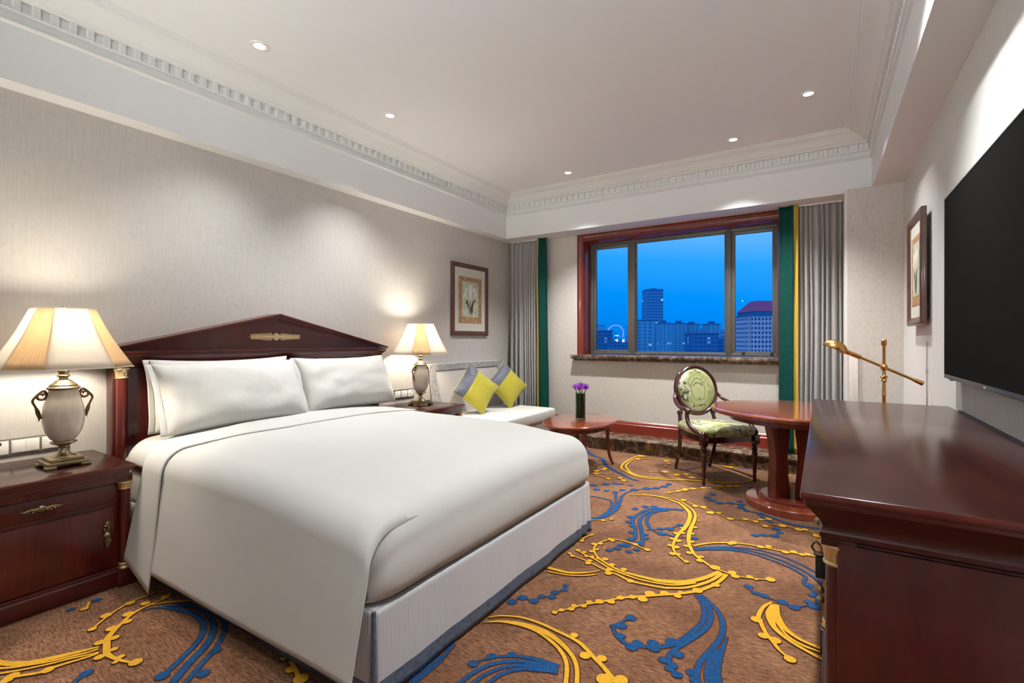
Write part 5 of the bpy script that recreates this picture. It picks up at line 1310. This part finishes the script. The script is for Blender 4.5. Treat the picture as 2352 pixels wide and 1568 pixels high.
for k in range(16): blot(rnd.uniform(-.075, .075), -.160+rnd.uniform(-.014, .012)+.0, rnd.uniform(.004, .008))
for k in range(10): blot(rnd.uniform(-.06, .06), .178+rnd.uniform(-.006, .006), rnd.uniform(.003, .006))
m_.build('backrest', ['seat_toile', 'toile_green', 'toile_pale', 'toile_ink', 'toile_mid'], ch, angle=80)
for s in (-1, 1):
    m_ = MB()
    P = catmull([(s*.232, -.275, .765), (s*.262, -.235, .715), (s*.300, -.12, .672), (s*.318, -.01, .656), (s*.318, .055, .656), (s*.315, .082, .638), (s*.312, .066, .620)], 6)
    n = len(P); m_.tube(P, [lerp(.016, .027, min(1, i/n*1.4)) for i in range(n)], 10, 0, CM, .8)
    P = catmull([(s*.314, .056, .645), (s*.318, .062, .585), (s*.318, .095, .525), (s*.308, .160, .482), (s*.290, .215, .462), (s*.270, .240, .440)], 6)
    m_.tube(P, .0195, 10, 0, CM); m_.build('armrest', 'chair_wood', ch)

# ------------------------------------------------------------------ television cabinet
CX0, CX1, CY0, CY1, CZ = -.045, .583, 1.345, 3.50, .94
cb = thing('cabinet', 'large dark mahogany cabinet with gilded column capital below the television', 'cabinet', (.27, 2.42, 0))
def rrect(m_, e, z0, z1, b_=.002): m_.box((CX0+e, CY0+e, z0), (CX1, CY1-e*.3, z1), b_)
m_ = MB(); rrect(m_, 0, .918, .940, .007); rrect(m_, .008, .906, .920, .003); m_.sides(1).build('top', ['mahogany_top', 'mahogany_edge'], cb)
m_ = MB()
n = 8; prof = [(.010, .908), (.016, .900), (.040, .868), (.046, .852), (.044, .842), (.040, .838), (.040, .828), (.052, .820)]
vs = []
for e, z in prof: vs += [(CX0+e, CY1-.002, z), (CX0+e, CY0+e, z), (CX1, CY0+e, z)]
m_._add(vs, [(3*i, 3*i+1, 3*i+4, 3*i+3) for i in range(n-1)] + [(3*i+1, 3*i+2, 3*i+5, 3*i+4) for i in range(n-1)])
m_.box((CX0+.06, CY0+.06, .80), (CX1, CY1-.003, .907)); m_.build('cornice', 'mahogany', cb)
m_ = MB(); m_.box((CX0+.075, CY0+.055, .10), (CX1, CY1-.02, .83), .003)
m_.box((CX0+.076, CY0+.045, .08), (CX1, CY0+.056, .815), .003)
m_.build('body', 'mahogany_cabinet', cb)
m_ = MB(); m_.box((CX0+.045, CY0+.035, 0), (CX1, CY1-.02, .10), .005); m_.build('plinth', 'mahogany', cb)
for yc_ in (CY0+.083, 2.42, CY1-.075):
    cxx = CX0+.078
    c_ = column_mesh(cxx, yc_, .13, .755, .029).build('column', 'mahogany_vertical', cb)
    gilt_cap(cxx, yc_, .752, .806, .0285).build('capital', 'gilding', c_)
    m_ = MB(); m_.box((cxx-.036, yc_-.036, .805), (cxx+.036, yc_+.036, .825), .003); m_.build('column_block', 'mahogany', c_); m_ = MB(); m_.box((cxx-.04, yc_-.04, .0), (cxx+.04, yc_+.04, .10), .003); m_.build('column_foot', 'mahogany', c_)
    gilt_ring(cxx, yc_, .10, .030).build('base_ring', 'gilding', c_)
fx = CX0+.075
for y0, y1 in ((CY0+.13, 2.37), (2.47, CY1-.125)):
    yc_ = (y0+y1)/2
    m_ = MB(); m_.box((fx-.014, y0, .70), (fx+.004, y1, .80), .003); d_ = m_.build('drawer', 'mahogany_cabinet', cb)
    for q in (.3, .7):
        yy = lerp(y0, y1, q); m_ = MB(); m_.tube([(fx-.014, yy, .75), (fx-.034, yy, .75)], .007, 10); m_.sphere((fx-.038, yy, .75), .013); m_.build('knob', 'antique_brass', d_)
    for a, b_ in ((y0, yc_-.002), (yc_+.002, y1)):
        m_ = MB(); m_.box((fx-.014, a, .12), (fx+.004, b_, .69), .003); d_ = m_.build('door', 'mahogany_vertical', cb)
        yy = b_-.035 if b_ < yc_ else a+.035
        m_ = MB(); m_.tube([(fx-.014, yy, .45), (fx-.030, yy, .45)], .007, 10); m_.sphere((fx-.034, yy, .45), .012); m_.build('knob', 'antique_brass', d_)
# narrow key and hook fitting seen beside the capital
m_ = MB(); m_.tube(catmull([(CX0+.040, CY0+.155, .765), (CX0+.030, CY0+.155, .772), (CX0+.022, CY0+.155, .758), (CX0+.030, CY0+.155, .745)], 5), .0032, 8)
m_.box((CX0+.026, CY0+.147, .735), (CX0+.06, CY0+.163, .748), .004); m_.build('hook', 'antique_brass', cb)
m_ = MB(); m_.box((CX0+.030, CY0+.135, .685), (CX0+.060, CY0+.165, .735), .003); m_.build('lock_case', 'dark_slot', cb)
m_ = MB(); m_.box((CX1-.003, CY0, .936), (CX1+.006, 3.28, .945)); m_.build('cable_gap_strip', 'gap_black', cb)  # black strip standing in for the dark cable gap at the wall

# ------------------------------------------------------------------ television
TX = .532; TY1, TY0, TZ0, TZ1 = 3.325, 1.78, 1.105, 2.028
tv = thing('television', 'large black flat television mounted on the right wall above the cabinet', 'television', (XR, 2.55, TZ0))
m_ = MB(); m_.box((TX+.004, TY0, TZ0), (TX+.030, TY1, TZ1), .003); m_.box((TX+.028, TY0+.25, TZ0+.12), (XR-.003, TY1-.25, TZ1-.2), .01); m_.build('housing', 'black_plastic', tv)
m_ = MB()
for lo, hi in (((TX, TY0, TZ0), (TX+.008, TY1, TZ0+.020)), ((TX, TY0, TZ1-.007), (TX+.008, TY1, TZ1)), ((TX, TY1-.007, TZ0), (TX+.008, TY1, TZ1)), ((TX, TY0, TZ0), (TX+.008, TY0+.007, TZ1))): m_.box(lo, hi, .0015)
m_.build('bezel', 'tv_bezel', tv)
m_ = MB(); m_.box((TX+.002, TY0+.006, TZ0+.018), (TX+.005, TY1-.006, TZ1-.006)); m_.build('screen', 'tv_screen', tv)
m_ = MB(); m_.box((TX-.0012, 2.566, TZ0+.006), (TX+.001, 2.592, TZ0+.013), .0008); m_.build('logo', 'logo_silver', tv)
m_ = MB(); m_.box((TX+.001, 3.17, TZ0-.006), (TX+.012, 3.215, TZ0+.003), .001); m_.build('sensor', 'dark_plate', tv)

# ------------------------------------------------------------------ brass pharmacy lamp
PL = (.353, 4.12)
pl = thing('reading_lamp', 'brass swing arm reading lamp with dome head standing behind the cabinet', 'lamp', (*PL, 0))
m_ = MB(); m_.lathe([(.09, 0), (.09, .010), (.085, .016), (.03, .024), (.016, .04), (.012, .06)], (*PL, 0), 36); m_.build('base', 'brass', pl)
m_ = MB(); m_.lathe([(.0105, .05), (.0105, .92), (.013, .925), (.013, .93), (.0105, .935), (.0105, 1.015), (.016, 1.020), (.017, 1.028), (.012, 1.036), (.021, 1.046), (.021, 1.052), (.012, 1.060), (.010, 1.07), (.0095, 1.245), (.011, 1.25), (.009, 1.256), (.014, 1.264), (.0165, 1.270), (.015, 1.292), (.017, 1.298), (.013, 1.302)], (*PL, 0), 24); m_.build('pole', 'brass', pl)
m_ = MB(); m_.sphere((PL[0], PL[1]-.012, 1.115), .022); m_.lathe([(.016, 1.095), (.016, 1.135)], (*PL, 0), 16); m_.build('swivel', 'brass', pl)
A0 = Vector((.537, PL[1]-.016, 1.024)); A1 = Vector((.160, PL[1]-.016, 1.210))
am = MB(); dA = (A1-A0).normalized()
am.tube([A0, A1], .0088, 12)
for t0, rr in ((.385, .010), (.525, .010), (.02, .013), (.98, .011)):
    p = A0.lerp(A1, t0); am.tube([p-dA*.010, p-dA*.006, p+dA*.006, p+dA*.010], [.008, rr, rr, .008], 12)
am.tube([A0-dA*.022, A0-dA*.018, A0+dA*.02, A0+dA*.05], [.010, .0155, .0135, .008], 12)
am.tube([A1-dA*.075, A1-dA*.070, A1-dA*.02, A1], [.010, .0145, .0165, .015], 14)
arm = am.build('arm', 'brass', pl)
hd = MB()
hdir = Vector((-1, 0, .42)).normalized()
HM = Matrix.Translation(A1) @ Vector((0, 0, 1)).rotation_difference(hdir).to_matrix().to_4x4()
hd.lathe([(.009, -.02), (.009, -.01), (.015, 0), (.018, .02), (.019, .038), (.024, .052)], (0, 0, 0), 20, 0, HM)
# half-dome shade, open below
HC = A1 + hdir*.090
HR = Matrix.Translation(HC) @ Matrix.Rotation(R(24), 4, 'Y')
def dome(u, v):
    a = 2*PI*u; b_ = PI/2*v
    return (.080*math.cos(a)*math.cos(b_), .056*math.sin(a)*math.cos(b_), .062*math.sin(b_)-.010)
hd.grid(dome, 36, 12, 0, HR)
head = hd.build('head', 'brass', arm); sm = head.modifiers.new('shell', 'SOLIDIFY'); sm.thickness = .002
m_ = MB(); m_.grid(lambda u, v: (.066*math.cos(2*PI*u)*v, .041*math.sin(2*PI*u)*v, -.004), 28, 3, 0, HR); m_.build('reflector', 'cup_white', arm)

# ================================================================== CITY OUTSIDE
def dir_xy(u, D):   # bearing (image-plane tangent) and depth along the view axis -> ground position
    t = (u-1176)/1114; th = R(32.6)
    return (D*(t*math.cos(th)-math.sin(th)), D*(t*math.sin(th)+math.cos(th)))
GZ = -95
g = MB(); g.box((-4000, 60, GZ-2), (1500, 6500, GZ)); struct(g.build('ground', 'city_ground'))
def building(name, u0, u1, ztop, D, depth, mat, label, cat='building', group=None, roof=None, taper=0, crown_h=0):
    x0, y0 = dir_xy(u0, D); x1, y1 = dir_xy(u1, D)
    w = math.hypot(x1-x0, y1-y0); ang = math.atan2(y1-y0, x1-x0)
    t_ = thing(name, label, cat, ((x0+x1)/2, (y0+y1)/2, GZ), ang, group)
    M = WM[t_.name]; h = ztop-GZ
    m_ = MB()
    m_._add([(-w/2-taper, 0, 0), (w/2, 0, 0), (w/2, depth, 0), (-w/2-taper, depth, 0), (-w/2, 0, h), (w/2, 0, h), (w/2, depth, h), (-w/2, depth, h)],
            [(0,3,2,1),(4,5,6,7),(0,1,5,4),(1,2,6,5),(2,3,7,6),(3,0,4,7)], 0, False, M)
    b_ = m_.build('walls', mat, t_)
    rf = MB()
    rf.box((-w/2-.4, -.4, h), (w/2+.4, depth+.4, h+1.2), 0, 0, 2, M)
    if crown_h:
        rf.box((-w*.2, depth*.2, h+1.2), (w*.15, depth*.6, h+1.2+crown_h), 0, 0, 2, M)
    rf.build('roof', roof or 'roof_dark', t_)
    return t_
building('tower', 1485.5, 1523, 73.5, 700, 24, 'facade_tower', 'tall slim office tower standing highest on the skyline', 'tower', None, None, 3.5, 1.5)
building('building', 1466, 1503, 19.0, 450, 14, 'facade_block', 'flat topped slab block with a projecting roof in front of the tower')
building('building', 1517, 1541, 21.5, 600, 20, 'facade_block', 'apartment block right behind the tower foot', 'building', None, None, 0, 3)
building('building', 1549, 1579, 22.5, 640, 20, 'facade_block', 'apartment block, left of the touching pair', 'building', None, None, 0, 3)
building('building', 1580, 1608, 21.8, 655, 20, 'facade_block', 'apartment block, right of the touching pair', 'building', None, None, 0, 3)
building('building', 1593, 1651, 6.2, 400, 20, 'facade_dark', 'wide low dark blue block in front of the row')
building('building', 1627, 1655, 20.8, 610, 20, 'facade_block', 'apartment block rising behind the low dark block', 'building', None, None, 0, 3)
building('building', 1653, 1668, 1.6, 420, 20, 'facade_dark', 'low dark block touching the second window bar')
building('building', 1366, 1407, 10.2, 500, 20, 'facade_dark', 'dark block at the left end of the view', 'building')
building('building', 1404, 1446, -1.5, 430, 20, 'facade_dark', 'low dark rooftop with bright sign marks', 'building')
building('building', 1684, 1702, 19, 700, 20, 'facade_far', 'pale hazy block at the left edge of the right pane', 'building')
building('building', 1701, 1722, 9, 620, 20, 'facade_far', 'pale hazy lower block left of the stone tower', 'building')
# stone tower with a red hipped roof
x0, y0 = dir_xy(1727, 255); x1, y1 = dir_xy(1815, 255)
w = math.hypot(x1-x0, y1-y0); ang = math.atan2(y1-y0, x1-x0)
st_ = thing('tower', 'pale stone hotel tower with a red sloping roof at the right edge', 'tower', ((x0+x1)/2, (y0+y1)/2, GZ), ang)
M = WM[st_.name]; h = 13.9-GZ
m_ = MB(); m_.box((-w/2, 0, 0), (w/2, 22, h), 0, 0, 2, M); m_.box((-w/2-1.0, 1.5, 0), (-w/2, 20, h-1.0), 0, 0, 2, M); wl = m_.build('walls', 'facade_stone', st_)
m_ = MB(); m_.box((-w/2-.5, -.5, h), (w/2+.5, 22.5, h+.7), 0, 0, 2, M)
m_.box((-w/2+2.0, 1, h+.7), (w/2-2, 21, h+2.6), 0, 0, 2, M); m_.build('top_storey', 'roof_dark', st_)
m_ = MB(); a = -w/2+1.6; b_ = w/2-1.6
m_._add([(a, .6, h+2.6), (b_, .6, h+2.6), (b_, 21.4, h+2.6), (a, 21.4, h+2.6), (a+4.6, 7, h+8.6), (b_-4.6, 7, h+8.6), (b_-4.6, 15, h+8.6), (a+4.6, 15, h+8.6)],
        [(0,3,2,1),(4,5,6,7),(0,1,5,4),(1,2,6,5),(2,3,7,6),(3,0,4,7)], 0, False, M); m_.build('roof', 'roof_red', st_)
# ferris wheel
fx_, fy_ = dir_xy(1414, 1200)
fw_ = thing('ferris_wheel', 'distant ferris wheel lit pink in the left pane', 'ferris wheel', (fx_, fy_, GZ), R(32.6))
M = WM[fw_.name]; zc = 18.5-GZ; rw = 19.5
m_ = MB(); m_.tube([(rw*math.cos(2*PI*k/64), 0, zc+rw*math.sin(2*PI*k/64)) for k in range(-6, 30)], .85, 8, 0, M)
m_.build('lit_rim', 'wheel_lights', fw_)
m_ = MB(); m_.tube([(rw*math.cos(2*PI*k/48), 0, zc+rw*math.sin(2*PI*k/48)) for k in range(48)], .35, 6, 0, M, 1, True)
for k in range(12): m_.tube([(0, 0, zc), (rw*math.cos(2*PI*k/12), 0, zc+rw*math.sin(2*PI*k/12))], .12, 4, 0, M)
m_.tube([(0, 0, zc), (-9, 0, 0)], .8, 6, 0, M); m_.tube([(0, 0, zc), (9, 0, 0)], .8, 6, 0, M); m_.build('wheel_frame', 'roof_dark', fw_)
# bright rooftop sign marks on the low block
sxw, syw = dir_xy(1424, 428)
sg = thing('rooftop_sign', 'small bright white rooftop sign marks below the ferris wheel', 'sign', (sxw, syw, -1.5+1.3), R(32.6))
M = WM[sg.name]
m_ = MB()
for x in (-2.6, 3.4): m_.box((x-.2, .1, -1.5), (x+.2, .4, .5), 0, 0, 2, M)
m_.build('post', 'roof_dark', sg)
m_ = MB()
for x0_, x1_, z0_, z1_ in ((-4, -2.9, .8, 2.0), (-2.7, -1.8, 0, 2.0), (-4, -3.3, 1.6, 2.0), (2.2, 2.9, -.4, 2.2), (3.4, 4.0, .9, 2.2), (3.4, 4.0, -.4, .4), (3.0, 3.5, .3, 1.0), (-4.4, -1.0, 5.0, 5.7)): m_.box((x0_, 0, z0_), (x1_, .3, z1_), 0, 0, 2, M)
m_.build('letters', 'sign_lights', sg)
# hazy distant blocks filling the skyline
rnd = random.Random(21)
def pane(u): return 'left' if u < 1450 else 'wide middle' if u < 1665 else 'right'
u = 1330
k = 0
while u < 1960:
    wpx = rnd.uniform(7, 15); k += 1; D = 900+(k % 4)*210+rnd.uniform(0, 60); v = rnd.uniform(746, 764)
    if 1384 < u < 1440: v = rnd.uniform(776, 782)
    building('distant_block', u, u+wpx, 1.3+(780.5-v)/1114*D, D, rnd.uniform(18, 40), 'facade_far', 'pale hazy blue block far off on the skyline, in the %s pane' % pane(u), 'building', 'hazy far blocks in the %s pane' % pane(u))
    u += wpx+rnd.uniform(.6, 4)
u = 1330
while u < 1960:
    wpx = rnd.uniform(8, 16); k += 1; D = 745+(k % 3)*45; v = rnd.uniform(772, 792)
    if 1400 < u < 1440: v = rnd.uniform(784, 792)
    building('distant_block', u, u+wpx, 1.3+(780.5-v)/1114*D, D, rnd.uniform(16, 22), 'facade_block', 'low blue apartment block in the middle distance, in the %s pane' % pane(u), 'building', 'low blue blocks in the %s pane' % pane(u))
    u += wpx+rnd.uniform(0, 5)
bpy.context.view_layer.update()
